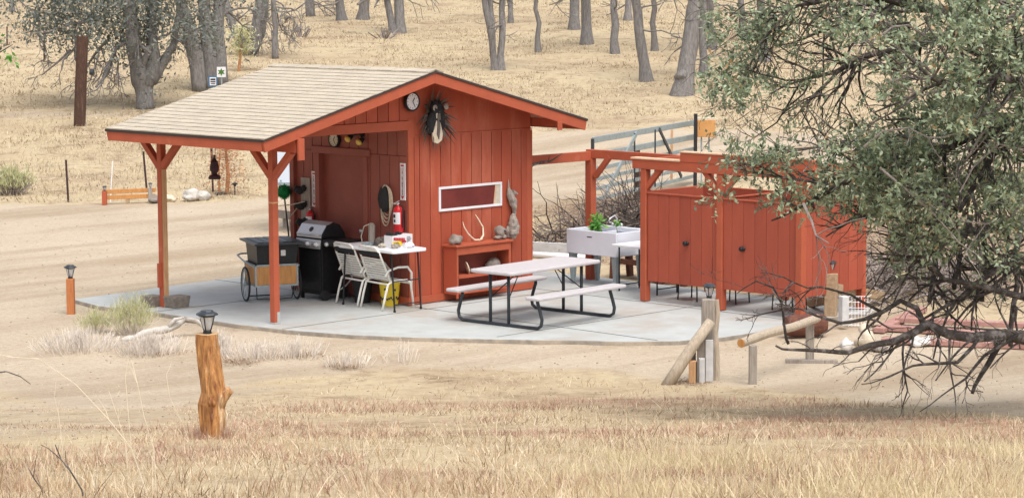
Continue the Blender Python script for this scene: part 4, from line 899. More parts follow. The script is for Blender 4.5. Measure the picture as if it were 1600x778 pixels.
# ================================================================== LAMPS, POSTS, TIMBER
def solar_lamp(p, label, sc=1.0, proto=[None]):
    if proto[0] is not None:
        o = dup(proto[0], p, label=label); o.scale = (sc,)*3; return o
    t = thing('solar_lamp', p, label, 'solar lamp', 'black capped solar lamps')
    P = Vector(p)
    mb = MB(); mb.lathe([(.088, .150), (.092, .157), (.085, .166), (.055, .180), (.05, .188), (.048, .190)], P, 8); mb.lathe([(.06, .138), (.075, .1495)], P, 8); mb.build('cap', 'dark_steel', t)
    mb = MB(); mb.lathe([(.032, .0), (.038, .004), (.034, .02), (.028, .028)], P, 10); mb.build('base', 'black', t)
    mb = MB(); mb.lathe([(.026, .029), (.036, .05), (.056, .137)], P, 14); mb.build('lens', 'lens', t, smooth=False)
    mb = MB()
    for k in range(4): a = math.pi*k/2+.5; c_, s_ = math.cos(a), math.sin(a); mb.tube([P+Vector((c_*.03, s_*.03, .022)), P+Vector((c_*.042, s_*.042, .06)), P+Vector((c_*.064, s_*.064, .142))], .0045, 5)
    mb.tube([P+Vector((0, 0, .03)), P+Vector((0, 0, .075))], .01, 6)
    mb.build('frame', 'black', t)
    proto[0] = t; return t
# foreground stump
P = hit(332, 684); dS = proj(P)[2]
t = thing('peeled_stump', P, 'orange brown peeled tree stump post with a side knot in the foreground grass', 'stump')
ctr = [(333, 700, 17), (332, 684, 17.5), (333, 655, 20), (331, 630, 22), (334, 612, 20), (331, 590, 18.5), (327, 560, 18.5), (324, 535, 18.5), (324, 521, 18.5)]
mb = MB(); nn = 22; vs = []
for i, (x, y, r) in enumerate([tuple(np.array(ctr[j])*(1-f)+np.array(ctr[j+1])*f) for j in range(len(ctr)-1) for f in (0, .25, .5, .75)]+[ctr[-1]]):
    c = at(x, y, dS); rr = r/CF*dS
    for k in range(nn):
        a = 2*math.pi*k/nn; f = 1+.16*noise.noise(Vector((math.cos(a)*1.6, math.sin(a)*1.6, c.z*3)))+.26*abs(noise.noise(Vector((math.cos(a)*4, math.sin(a)*4, c.z*1.2))))-.08
        vs.append(c+Vector((math.cos(a), math.sin(a), 0))*rr*f)
nr = len(vs)//nn
mb.add(vs, [(i*nn+k, i*nn+(k+1) % nn, (i+1)*nn+(k+1) % nn, (i+1)*nn+k) for i in range(nr-1) for k in range(nn)])
mb.add(vs[-nn:], [tuple(range(nn))], 1)
tr = mb.build('trunk', ['stump_wood', 'stump_cut'], t)
mb = MB(); c0 = at(338, 640, dS-.02); mb.tube([c0, at(348, 622, dS-.04), at(357, 612, dS-.05), at(361, 608, dS-.05)], [.06, .045, .035, .034], 10); mb.build('side_knot', 'stump_wood', t, smooth=True)
mb = MB(); mb.blob(at(331, 628, dS-.10), .035, .03, .045, .3, 2); mb.build('knot', 'stump_wood', tr, smooth=True)
solar_lamp(at(324, 520.5, dS)+Vector((0, 0, -.0)), 'large nearest solar lamp on the peeled stump', 1.0)
mb = MB()
for k in range(260):
    a = rnd.uniform(0, 6.28); q = P+Vector((math.cos(a), math.sin(a), 0))*rnd.uniform(.07, .2); q.z = terrain(q.x, q.y)-.01; mb.tv = rnd.random()
    d = Vector((rnd.gauss(0, .35), rnd.gauss(0, .35), 1)).normalized(); u, v_ = basis(d); h = rnd.uniform(.05, .16); mb.add([q-u*.004, q+u*.004, q+d*h], [(0, 1, 2)])
tag(mb.build('stump_tuft', 'grass_red'), 'reddish dry tuft round the foot of the peeled stump', 'grass', kind='stuff')
# left orange post
P = hit(111, 491); dP = proj(P)[2]
t = thing('orange_post', P, 'short orange stained wooden post at the left tip of the slab', 'post')
top = at(110, 435, dP); mb = MB(); mb.obox((P+top)/2+Vector((0, 0, -.05)), RH, FH, (0, 0, 1), .105, .10, (top-P).length+.1); mb.build('post_body', 'orange_post', t, bevel=.006)
solar_lamp(top, 'solar lamp on the orange post at the left tip of the slab', 1.0)
# right weathered cluster
P = hit(1113, 594); dP = proj(P)[2]
def pbox(mb, x0, x1, y0, y1, dep, th, mi=0, yaw=0):
    """upright board whose picture extent at its own distance is x0..x1, y0..y1"""
    a = at(x0, y1, dep); b = at(x1, y1, dep); c = at(x0, y0, dep); wd = (b-a).length; h = (c-a).length
    m_ = at((x0+x1)/2, y1, dep); ax = Vector((math.cos(yaw)*RH.x-math.sin(yaw)*RH.y, math.sin(yaw)*RH.x+math.cos(yaw)*RH.y, 0)); ay = Vector((0, 0, 1)).cross(ax)
    mb.obox(m_+Vector((0, 0, h/2)), ax, ay, (0, 0, 1), wd, th, h, mi)
t = thing('weathered_post', P, 'tall split grey post with the nearest right hand lamp', 'post')
mb = MB(); pbox(mb, 1096, 1116, 466, 596, dP+.03, .12)
mb.build('grey_half', 'grey_wood', t, bevel=.008)
mb = MB(); c = []; 
mb.tube([at(1119, 606, dP), at(1120, 560, dP), at(1117, 520, dP), at(1121, 490, dP), at(1118, 468, dP)], [.042, .036, .040, .034, .040], 9); mb.build('split_half', 'pale_wood', t, smooth=False)
solar_lamp(at(1108, 465.5, dP+.05), 'solar lamp on the tall split grey post', .88)
mb = MB(); mb.tube([at(1040, 606, dP-.33), at(1062, 572, dP-.30), at(1085, 537, dP-.26), at(1111, 502, dP-.2)], [.070, .068, .064, .060], 12)
thingmesh(mb, 'leaning_log', 'pale_wood', 'thick pale log leaning against the split grey post', 'log', 'leaning timber', loc=hit(1045, 600), smooth=True)
for x0, x1, y0, y1, m_, th, dd_, lb, yw in ((1102, 1114, 530, 596, 'white_board', .05, -.10, 'tallest white painted board leaning at the foot of the split post', 0), (1089, 1102, 530, 596, 'grey_wood', .05, -.08, 'tall grey board left of the tallest white board', 0), (1092, 1101, 559, 599, 'white_board', .05, -.2, 'short white board at the foot of the split post', 0), (1077, 1088, 563, 601, 'new_wood', .08, -.24, 'short tan block under the leaning log', R(-15)), (1088, 1092, 564, 602, 'bark', .06, -.26, 'short dark brown board beside the tan block', 0), (1079, 1087, 548, 575, 'bark', .06, -.05, 'dark short stake behind the tan block', 0)):
    mb = MB(); pbox(mb, x0, x1, y0, y1, dP+dd_, th, 0, yw); thingmesh(mb, 'timber_offcut', m_, lb, 'timber', 'leaning timber', loc=at((x0+x1)/2, y1, dP+dd_), bevel=.005)
# parking rail
Pa, Pb = hit(1177, 600), hit(1266, 566)
t = thing('log_rail', Pa, 'peeled log rail on two short weathered posts at the slab edge', 'rail')
da, db = proj(Pa)[2], proj(Pb)[2]
mb = MB(); a_, b_ = at(1158, 536, da+.05), at(1277, 497, db-.1); mb.tube([a_, a_.lerp(b_, .33)+Vector((0, 0, .015)), a_.lerp(b_, .66)-Vector((0, 0, .01)), b_], [.052, .054, .05, .05], 12); mb.build('rail', 'pale_wood', t)
mb = MB(); d_ = (a_-b_).normalized(); mb.lathe([(.050, 0), (.048, .004)], a_, 12, ax=d_); mb.build('sawn_end', 'rust', t) if False else mb.build('sawn_end', 'ply', t)
for x, y0, y1, dd_ in ((1176, 538, 603, da), (1265, 505, 570, db)): mb = MB(); pbox(mb, x-6, x+6, y0, y1, dd_, .10); mb.build('leg', 'grey_wood', t, bevel=.008)
mb = MB(); q = hit(1268, 567); mb.obox(q+Vector((0, 0, .02)), RH+FH*-.1, FH, (0, 0, 1), .62, .09, .05); thingmesh(mb, 'flat_timber', 'grey_wood', 'flat weathered plank lying under the log rail', 'timber', loc=q, bevel=.006)
# second lamp post with horizontal rail
P = hit(1298, 500); dP = proj(P)[2]
t = thing('rail_post', P, 'squared brown post with a lamp carrying a horizontal rail near the stalls', 'post')
mb = MB(); pbox(mb, 1289, 1307, 427, 505, dP, .13, 0, R(-20)); mb.build('post_body', 'rail_wood', t, bevel=.006)
mb = MB(); mb.beam(at(1306, 450, dP+.05), at(1378, 462, dP+1.5), .08, .12); mb.build('rail', 'rail_wood', t, bevel=.006)
mb = MB(); mb.beam(at(1255, 477, dP+1.4), at(1290, 470, dP+.1), .08, .10); mb.build('rail', 'rail_wood', t, bevel=.006)
solar_lamp(at(1298, 426.5, dP), 'solar lamp on the squared brown post beside the red stalls', .92)
# rusty drum, wire basket, stones, pink boards
P = hit(1258, 527); mb = MB(); mb.lathe([(.05, -.30), (.12, -.27), (.14, -.2), (.145, .2), (.12, .27), (.05, .30)], P+Vector((0, 0, .16)), 18, ax=RH+FH*.3); thingmesh(mb, 'rusty_drum', 'rust', 'rusty brown drum lying on its side behind the log rail', 'drum', loc=P)
P = hit(1340, 512); dP = proj(P)[2]; t = thing('wire_basket', P, 'white wire basket standing behind the bare branches', 'basket')
mb = MB()
for k in range(7):
    x = 1326+k*5; mb.tube([at(x, 463, dP), at(x, 510, dP)], .004, 4)
for k in range(6): mb.tube([at(1326, 463+k*9, dP), at(1358, 463+k*9, dP)], .004, 4); mb.tube([at(1326, 463+k*9, dP), at(1332, 460+k*9, dP+.35)], .004, 4); mb.tube([at(1358, 463+k*9, dP), at(1362, 460+k*9, dP+.35)], .004, 4)
mb.build('wires', 'white_plastic', t)
mb = MB(); pbox(mb, 1312, 1324, 462, 508, dP-.1, .12, 0, R(20)); thingmesh(mb, 'white_block', 'white_board', 'upright pale grey board left of the wire basket', 'board', loc=at(1318, 508, dP), bevel=.01)
mb = MB(); mb.tube([hit(1338, 545)+Vector((0, 0, .07)), hit(1362, 549)+Vector((0, 0, .10)), at(1350, 512, proj(hit(1350, 545))[2])], [.05, .1, .08], 9); thingmesh(mb, 'pale_log', 'bone', 'cream coloured chunk of wood in front of the wire basket', 'log', loc=hit(1350, 546), smooth=True)
for k, (x, y, a, b, c_, lb) in enumerate(((1322, 549, .08, .08, .09, 'tall white rock left of the cream chunk of wood'), (1411, 532, .09, .07, .05, 'small white rock at the left end of the pink boards'), (1438, 541, .17, .1, .07, 'long white rock in front of the pink boards'), (1375, 549, .10, .08, .05, 'dark small rock right of the cream chunk of wood'))):
    rock(hit(x, y), a, b, c_, lb, 'stone' if k == 3 else 'white_stone', seed=20+k, amp=.3)
for k, (xa, ya, xb, yb) in enumerate(((1378, 537, 1640, 548), (1390, 518, 1640, 534), (1400, 508, 1655, 520), (1372, 522, 1440, 488))):
    A, B = hit(xa, ya), hit(xb, yb); A.z = terrain(A.x, A.y)+.05+.03*(k == 2); B.z = terrain(B.x, B.y)+.05+.03*(k == 2); mb = MB(); mb.beam(A, B, .16, .07)
    thingmesh(mb, 'pink_board', 'pink_board', ['frontmost faded pink board on the dirt at the right edge', 'second faded pink board from the front at the right edge', 'rearmost long faded pink board at the right edge', 'short faded pink board lying across behind the others'][k], 'board', 'faded pink boards on the dirt', loc=(A+B)/2, bevel=.01)
# edging boards behind the sink
A, B = hit(815, 394), hit(925, 400); mb = MB(); mb.beam(A+Vector((0, 0, .09)), B+Vector((0, 0, .09)), .06, .20); thingmesh(mb, 'edging_board', 'white_board', 'grey edging board behind the white sink', 'board', loc=(A+B)/2, bevel=.006)
A, B = hit(815, 402), hit(915, 408); mb = MB(); mb.tube([A+Vector((0, 0, .06)), B+Vector((0, 0, .06))], .05, 10); thingmesh(mb, 'white_pipe', 'white_plastic', 'white pipe lying in front of the grey edging board', 'pipe', loc=(A+B)/2, smooth=True)
P = hit(446, 356); dP = proj(P)[2]
t = thing('plank_rail', P, 'grey plank rail on short posts seen beyond the back porch corner', 'rail')
mb = MB(); mb.beam(at(434, 334, dP), at(520, 345, dP), .06, .15); mb.build('plank', 'grey_wood', t, bevel=.006)
for x in (446, 500): mb = MB(); pbox(mb, x-4, x+4, 336, 358, dP+.1, .09); mb.build('leg', 'grey_wood', t)
# trailer behind the shed
Q = hit(470, 312); dT = 43.5
t = thing('white_trailer', Q, 'pale blue white travel trailer parked behind the shed', 'trailer')
TC = at(429, 291, dT); ax = (RH*.99-FH*.12).normalized(); ay = Vector((0, 0, 1)).cross(ax); zb = TC.z
mb = MB(); cc = TC+ax*1.75+ay*.95; cc.z = zb+.68; mb.obox(cc, ax, ay, (0, 0, 1), 3.5, 1.9, 1.36); mb.build('body', 'trailer', t, bevel=.06)
mb = MB(); mb.obox(Vector((cc.x, cc.y, zb-.05)), ax, ay, (0, 0, 1), 3.3, 1.75, .09); mb.build('chassis', 'black_matte', t)
for k in range(14): mb = MB(); mb.obox(TC+ax*(.12+.25*k)-ay*.006+Vector((0, 0, .10)), ax, ay, (0, 0, 1), .03, .012, .03); mb.build('rivet', 'galv', t)
mb = MB(); mb.obox(TC+ax*1.75-ay*.005+Vector((0, 0, .045)), ax, ay, (0, 0, 1), 3.35, .014, .05); mb.build('trim', 'galv', t)
for sx in (1.4, 2.2):
    c = TC+ax*sx+ay*.15; gz = terrain(c.x, c.y); mb = MB(); mb.tube([Vector((c.x, c.y, gz+.30)), Vector((c.x, c.y, gz+.30))+ay*.2], .30, 20); wh = mb.build('wheel', 'rubber', t); mb = MB(); mb.tube([Vector((c.x, c.y, gz+.30))-ay*.006, Vector((c.x, c.y, gz+.30))+ay*.01], .16, 14); mb.build('hub', 'steel', wh)
for sx in (.3, 3.2): c = TC+ax*sx+ay*.9; gz = terrain(c.x, c.y); mb = MB(); mb.tube([(c.x, c.y, gz), (c.x, c.y, zb-.05)], .04, 8); mb.build('jack_stand', 'black', t)
# pipe gate
GA, GB = at(926, 313, 46.4), at(1086, 275, 52.1)
gx = (GB-GA); gl = Vector((gx.x, gx.y, 0)).length
t = thing('pipe_gate', (GA+GB)/2*1.0, 'galvanised six rail farm gate standing at an angle behind the pergola', 'gate'); t.location.z = terrain(*((GA+GB)/2)[:2])
def gpnt(u, h): p = GA.lerp(GB, u); return p+Vector((0, 0, h))
HG = 1.17
mb = MB()
for h in (0, .21, .40, .60): mb.beam(gpnt(0, h), gpnt(1, h), .035, .075)
mb.build('lower_rails', 'galv', t, bevel=.006)
for h in (.86, HG-.0): mb = MB(); mb.beam(gpnt(0, h), gpnt(1, h), .04, .12); mb.build('rail', 'galv', t, bevel=.01)
mb = MB(); mb.tube([gpnt(.004, -.02), gpnt(0, .5), gpnt(0, HG+.03)], .035, 8)
for u in (.38, .58, .99): mb.beam(gpnt(u, -.02)-FH*.05, gpnt(u, HG)-FH*.05, .07, .03, RH)
mb.build('upright', 'dark_steel', t)
mb = MB(); mb.beam(gpnt(.40, HG)-FH*.09, gpnt(.10, .02)-FH*.09, .03, .085); mb.build('diagonal_brace', 'galv', t)
mb = MB(); mb.beam(gpnt(.62, HG)-FH*.09, gpnt(.85, .06)-FH*.09, .03, .07); mb.build('diagonal_brace', 'dark_steel', t)
def upright(xt, yt, xb, yb, wpx, name, m_, label, cat, group=None, below=.1, shape='box', dep=None):
    P = hit(xb, yb); dp = dep or proj(P)[2]
    if dep: P = at(xb, yb, dep)
    T = at(xt, yt, dp); r = wpx/2/CF*dp; mb = MB()
    if shape == 'box': mb.beam(P-Vector((0, 0, below)), T, r*1.8, r*1.6, FH)
    else: mb.tube([P-Vector((0, 0, below)), P.lerp(T, .5), T], [r*1.02, r, r*.97], 10)
    return thingmesh(mb, name, m_, label, cat, group, loc=P)
upright(1087, 178, 1086, 296, 6, 'steel_gate_post', 'black', 'tall thin black steel post at the high end of the gate', 'post')
upright(995, 227, 996, 312, 10, 'wooden_gate_post', 'pole', 'dark brown wooden post behind the middle of the gate', 'post', shape='tube')
upright(1050, 203, 1049, 285, 4, 'gate_stake', 'new_wood', 'thin brown stake between the gate rails', 'stake')
upright(1160, 300, 1161, 342, 7, 'grey_stub_post', 'grey_wood', 'short grey post seen over the stall wall', 'post')
P = hit(1103, 293); dp = proj(P)[2]
t = thing('utility_box', P, 'orange tan utility box on thin legs right of the black gate post', 'box')
mb = MB(); pbox(mb, 1089, 1117, 187, 214, dp, .25); mb.build('box_body', 'utility_box', t, bevel=.01)
mb = MB(); pbox(mb, 1087.5, 1118.5, 184.5, 187, dp, .30); mb.build('box_lid', 'cream', t)
for x in (1096, 1108): mb = MB(); mb.tube([at(x, 214, dp), at(x, 297, dp)], .018, 6); mb.build('leg', 'galv', t)
# back left rail with lamps
P = hit(164, 320); dA = proj(P)[2]; P2 = hit(238, 317); dB = proj(P2)[2]
t = thing('plank_bench_rail', P, 'two plank tan rail between red and white posts at the lot edge', 'rail')
for y_, y2 in ((300, 297), (309, 306)): mb = MB(); mb.beam(at(160, y_, dA), at(243, y2, dB), .05, .085); mb.build('plank', 'ply', t, bevel=.005)
mb = MB(); pbox(mb, 160, 167, 299, 320, dA-.08, .1); mb.build('end_post', 'red_trim', t)
mb = MB(); pbox(mb, 197, 202, 311, 321, (dA+dB)/2, .1); mb.build('middle_post', 'rail_wood', t)
mb = MB(); pbox(mb, 232, 238, 294, 318, dB-.06, .1); mb.build('end_post', 'grey_wood', t)
solar_lamp(at(163.5, 298.5, dA-.08), 'left lamp of the two on the distant plank rail', .55)
solar_lamp(at(235, 293.5, dB-.06), 'right lamp of the two on the distant plank rail', .55)
# stake light
P = hit(367, 305); t = thing('stake_light', P, 'small thin black stake light beside the dried orange tree', 'stake light'); dp = proj(P)[2]
mb = MB(); mb.tube([P-Vector((0, 0, .05)), at(367, 289, dp)], .012, 6); mb.build('stake', 'black', t)
mb = MB(); mb.lathe([(.06, 0), (.065, .02), (.02, .045)], at(367, 288.5, dp), 10); mb.lathe([(.03, -.035), (.035, -.001)], at(367, 288.5, dp), 10); mb.build('head', 'dark_steel', t)
# far rocks
P = hit(300, 314); rock(P, .20, .16, .12, 'broad pale grey boulder left part of the rock group at the lot edge', 'pale_stone', seed=31, amp=.35); P = hit(318, 313)
rock(P, .17, .13, .10, 'pale boulder right part of the rock group at the lot edge', 'pale_stone', seed=33, amp=.3)
rock(hit(266, 315), .15, .12, .07, 'low yellowish rock right of the back porch post', 'bone', seed=35, amp=.3); rock(hit(244, 317), .18, .12, .09, 'low grey rock left of the back porch post', 'stone', seed=36, amp=.3)
rock(hit(344, 305), .13, .12, .03, 'flat dark rock ring at the foot of the dried orange tree', 'black_matte', seed=37)
# ranch fence posts and wires
t = thing('wire_fence', hit(107, 316), 'sagging three wire fence on thin dark steel posts along the lot edge', 'fence')
prev = None; fp = []
for xt, yt, xb, yb in ((-60, 252, -62, 318), (103, 250, 107, 316), (224, 237, 230, 300), (330, 232, 333, 300), (470, 226, 471, 290)):
    P = hit(xb, yb); dp = proj(P)[2]; T = at(xt, yt, dp); mb = MB(); mb.tube([P-Vector((0, 0, .1)), T], .022, 6); mb.build('steel_post', 'iron', t); fp.append((P, T))
for h in (.35, .62, .88):
    mb = MB()
    pts = []
    for (p0, t0), (p1, t1) in zip(fp[:-1], fp[1:]):
        for f in (0, .25, .5, .75): q = (p0.lerp(t0, h)).lerp(p1.lerp(t1, h), f); pts.append(q-Vector((0, 0, .06*math.sin(f*math.pi))))
    pts.append(fp[-1][0].lerp(fp[-1][1], h)); mb.tube(pts, .0022, 4); mb.build('wire', 'grey_wood', t)
upright(176, 252, 172, 316, 1.6, 'white_stake', 'white_plastic', 'thin white stake behind the distant plank rail', 'stake', shape='tube')
upright(69, 51, 69, 97, 2.5, 'hill_fence_post', 'iron', 'thin dark fence post on the hillside left of the pole stub', 'post', 'thin posts on the far hillside', shape='tube')
upright(11, 42, 11, 70, 2.2, 'hill_fence_post', 'iron', 'thin dark fence post on the hillside at the left edge', 'post', 'thin posts on the far hillside', shape='tube')
pole = upright(129, 58, 124, 197, 19, 'pole_stub', 'pole', 'thick dark brown utility pole stub under the grey oak', 'pole', shape='tube'); pd = proj(hit(124, 197))[2]
mb = MB(); mb.lathe([(.08, 0), (.09, .10), (.04, .13)], at(140, 113, pd), 12, ax=(RH.x, RH.y, 0)); thingmesh(mb, 'pole_meter', 'dark_steel', 'small round dark meter on the right side of the pole stub', 'meter', loc=at(141, 113, pd))
# signs by the triple oak
for x0, x1, y0, y1, dep, fm, nm, lb in ((339, 353, 105, 121, 62, 'sign_white', 'star_sign', 'white square sign with a green six pointed star'), (326, 340, 119, 136, 62.3, 'blue_ink', 'notice_sign', 'blue framed white notice sign below the star sign')):
    G0 = at((x0+x1)/2, y1, dep); t = thing(nm, (G0.x, G0.y, terrain(G0.x, G0.y)), lb, 'sign')
    mb = MB(); pbox(mb, x0, x1, y0, y1, dep, .02); bd = mb.build('board', 'sign_white' if nm == 'star_sign' else 'blue_ink', t)
    mb = MB(); mb.tube([Vector((G0.x, G0.y, terrain(G0.x, G0.y)-.1))+FH*.03, G0+FH*.03+Vector((0, 0, .15))], .02, 6); mb.build('stake', 'galv', t)
    c = G0+Vector((0, 0, (y1-y0)/2/CF*dep))-FH*.013
    if nm == 'star_sign':
        pts = []
        for k in range(12): a = math.pi*k/6; r = .105 if k % 2 == 0 else .05; pts.append(c+RH*math.sin(a)*r+Vector((0, 0, math.cos(a)*r)))
        mb = MB(); mb.prism(pts, FH*-.004); mb.build('star', 'green_ink', t)
    else:
        mb = MB(); mb.obox(c, RH, FH, (0, 0, 1), .17, .006, .21); f_ = mb.build('face', 'sign_white', t)
        mb = MB(); mb.obox(c-FH*.004+Vector((0, 0, .05)), RH, FH, (0, 0, 1), .13, .006, .045); mb.obox(c-FH*.004-Vector((0, 0, .01)), RH, FH, (0, 0, 1), .13, .006, .03); mb.obox(c-FH*.004-Vector((0, 0, .06)), RH, FH, (0, 0, 1), .11, .006, .02); mb.build('print', 'dark_ink', f_)

# ================================================================== VEGETATION
npr = np.random.default_rng(11)
def world_pts(d, s_): return CP.x+d*FH.x+s_*RH.x, CP.y+d*FH.y+s_*RH.y
def fbm(x, y, sc, seed): return noise.noise(Vector((x*sc, y*sc, seed)))+.5*noise.noise(Vector((x*sc*2.1, y*sc*2.1, seed+9)))
def scatter(n, d0, d1, spread, power=1.0):
    u = npr.uniform(0, 1, n)**power; d = d0+(d1-d0)*u; s_ = npr.uniform(-1, 1, n)*(d*spread+1.0)
    x, y = world_pts(d, s_); return d, s_, np.stack([x, y], 1)
def grass(name, mname, n, d0, d1, hmin, hmax, wd, lean, label, keep, spread=.235, power=1.0, bendv=.35, bare=False):
    d, s_, P = scatter(n, d0, d1, spread, power)
    wdirt = dirt_at(P); k = (wdirt < .5+npr.uniform(-.35, .2, n))
    if bare: k = poly_field(P, PATIO, .15) < .3; wdirt = wdirt*0
    k &= np.array([bool(keep(x, y, a, b)) for (x, y), a, b in zip(P, d, s_)])
    P = P[k]; d = d[k]; wk = wdirt[k]; m = len(P)
    cl = np.array([.55+.6*(fbm(x, y, 1.3, 5)+.5) for x, y in P])
    Z = np.array([terrain(x, y) for x, y in P])-.01
    h = npr.uniform(hmin, hmax, m)*np.clip(cl, .35, 1.4)*(1-.6*np.clip(wk*2, 0, 1))
    a = npr.uniform(0, 2*np.pi, m); ln = np.abs(npr.normal(0, lean, m))
    D = np.stack([np.cos(a)*ln, np.sin(a)*ln, np.ones(m)], 1); D /= np.linalg.norm(D, axis=1)[:, None]
    bend = np.stack([np.cos(a)*bendv*npr.uniform(0, 1, m), np.sin(a)*bendv*npr.uniform(0, 1, m), -.25*npr.uniform(0, 1, m)], 1)
    tn = np.clip(npr.uniform(0, 1, m)*.8+np.array([.1+.4*fbm(x, y, .8, 2) for x, y in P]), 0, 1)
    o = ribbons(name, mname, np.column_stack([P, Z]), D, h, wd*(.6+.8*npr.uniform(0, 1, m)), tn, bend)
    tag(o, label, 'grass', kind='stuff'); return o
redz = lambda x, y: fbm(x, y, .45, 21)
def goldz(d, s_): return 1 if (s_ > .3+.5*math.sin(d*2) and 13.6 < d < 17.2+.25*s_+.4*math.sin(s_*3)) else 0
grass('dry_grass', 'grass_near', 110000, 11.5, 29, .03, .13, .0075, 1.5, 'matted straw coloured dry grass covering the foreground slope', lambda x, y, d, s_: npr.uniform() < (1.0 if fbm(x, y, .8, 3) > -.1 else .18)*(1 if d < 24 else .45), power=1.2)
grass('tall_dry_grass', 'grass_near', 30000, 11.5, 19, .10, .30, .0065, .5, 'taller upright straw stems in the nearest foreground', lambda x, y, d, s_: npr.uniform() < max(.03, min(1, .35+1.8*fbm(x, y, .9, 13)))*(1 if d < 15.2 else .3), bendv=.25)
grass('sparse_straw', 'grass_near', 60000, 18, 30.5, .02, .07, .007, 2.0, 'sparse flattened straw strewn over the bare dirt in front of the slab', lambda x, y, d, s_: fbm(x, y, .9, 31) > .12 and npr.uniform() < .55*(1.25-(d-18)/13), bare=True)
grass('reddish_grass', 'grass_red', 75000, 13, 25, .03, .12, .0075, 1.0, 'low reddish brown dry weeds in patches on the foreground slope', lambda x, y, d, s_: redz(x, y) > .0 and d > 14.5)
grass('golden_grass', 'grass_gold', 52000, 13.0, 19.5, .08, .27, .006, .55, 'soft pale golden grass bank at lower right', lambda x, y, d, s_: goldz(d, s_) and npr.uniform() < min(1, .5+1.3*fbm(x, y, .7, 8)), bendv=.3)
grass('hillside_grass', 'grass_far', 190000, 49, 118, .05, .17, .026, 1.1, 'dry grass on the far hillside', lambda x, y, d, s_: fbm(x, y, .28, 4) > -.15 or npr.uniform() < .12, spread=.225, power=.75)
grass('bank_grass', 'grass_far', 60000, 49, 66, .05, .19, .011, .9, 'dry grass on the bank beyond the dirt lot', lambda x, y, d, s_: s_ < 3 and (fbm(x, y, .6, 6) > -.1 or npr.uniform() < .2), spread=.225)
# leaf litter near the slab edge and behind
def litter(name, n, poly, label, size):
    poly = np.array(poly); lo, hi = poly.min(0), poly.max(0); P = npr.uniform(lo, hi, (n, 2)); w = poly_field(P, poly, .5); P = P[w > .45]
    mb = MB()
    for x, y in P:
        mb.tv = rnd.random(); a = rnd.uniform(0, 6.28); z = terrain(x, y)+rnd.uniform(.004, .03); d = Vector((math.cos(a), math.sin(a), rnd.uniform(-.3, .5))); mb.leaf((x, y, z), d, Vector((0, 0, 1)), size*rnd.uniform(.6, 1.4), size*.5)
    o = mb.build(name, 'litter'); tag(o, label, 'leaf litter', kind='stuff')
lp = [p for p in wpoly([(835,325),(905,310),(1010,308),(1010,415),(915,412),(840,398)])]; litter('leaf_litter', 16000, lp, 'brown leaf litter around the brush pile behind the slab', .06)
lp = wpoly([(1300,330),(1700,340),(1700,470),(1420,470),(1340,440)]); litter('leaf_litter', 14000, lp, 'brown leaf litter beyond the stalls at the right', .06)
lp = wpoly([(250,494),(380,512),(560,526),(760,532),(1010,538),(1130,529),(1230,509),(1240,514),(1130,535),(1010,545),(760,538),(560,532),(380,519),(250,504)]); litter('edge_litter', 9000, lp, 'brown leaves and bark bits blown against the slab edge', .022)
mb = MB()
for cx_, cy_, w_, h_ in ((465, 556, 60, 8), (372, 566, 40, 7), (240, 553, 80, 7), (540, 574, 30, 5), (1080, 598, 40, 6)):
    for k in range(500):
        q = hit(cx_+rnd.gauss(0, w_*.45), cy_+rnd.gauss(0, h_*.5)); a = rnd.uniform(0, 6.28); mb.tv = rnd.random(); mb.leaf(q+Vector((0, 0, .01)), Vector((math.cos(a), math.sin(a), rnd.uniform(-.2, .6))), Vector((0, 0, 1)), rnd.uniform(.02, .045), .014)
tag(mb.build('shrub_litter', 'litter'), 'reddish brown litter under the dead white shrubs', 'leaf litter', kind='stuff')
# pebbles and clods on the dirt
mb = MB()
for k in range(2600):
    d = rnd.uniform(19, 48); s_ = rnd.uniform(-1, 1)*(d*.22); x, y = world_pts(d, s_); r = rnd.choice([.005, .007, .010, .014]) ; mb.tv = rnd.random()
    if poly_field(np.array([[x, y]]), PATIO, .2)[0] > .3: continue
    mb.blob((x, y, terrain(x, y)+r*.3), r*1.3, r, r*.7, .3, k, 5, 3)
mat('pebble', (.46, .39, .31), (.34, .28, .22), 20, .95)
tag(mb.build('gravel', 'pebble'), 'scattered small pebbles and clods on the dirt', 'gravel', kind='stuff')

def stick(mb, p, d, ln, r0, r1, wob=.25, seg=4, n=4):
    pts = [Vector(p)]; d = Vector(d).normalized()
    for k in range(seg):
        d = (d+Vector((rnd.gauss(0, wob), rnd.gauss(0, wob), rnd.gauss(0, wob)))).normalized(); pts.append(pts[-1]+d*ln/seg)
    mb.tube(pts, [r0+(r1-r0)*k/seg for k in range(seg+1)], n); return pts
def brush_pile(c, rx, ry, h, n, label, m='brush', L=(.5, 1.6)):
    c = Vector(c); mb = MB()
    for k in range(n):
        a = rnd.uniform(0, 6.28); q = math.sqrt(rnd.random()); x = c.x+RH.x*rx*q*math.cos(a)+FH.x*ry*q*math.sin(a); y = c.y+RH.y*rx*q*math.cos(a)+FH.y*ry*q*math.sin(a)
        hz = h*(1-q*q)*rnd.random(); mb.tv = rnd.random(); az = rnd.uniform(0, 6.28)
        pts = stick(mb, (x, y, terrain(x, y)+.03+hz), (math.cos(az), math.sin(az), rnd.uniform(-.25, .55)), rnd.uniform(*L), rnd.uniform(.008, .022), .004, .3, 5)
        for j in range(2): stick(mb, pts[rnd.randint(1, 4)], (math.cos(az+rnd.uniform(-1, 1)), math.sin(az+rnd.uniform(-1, 1)), rnd.uniform(-.2, .6)), rnd.uniform(.2, .6), .007, .003, .3, 3)
    return thingmesh(mb, 'brush_pile', m, label, 'brush pile', 'piles of cut branches', loc=(c.x, c.y, terrain(c.x, c.y)))
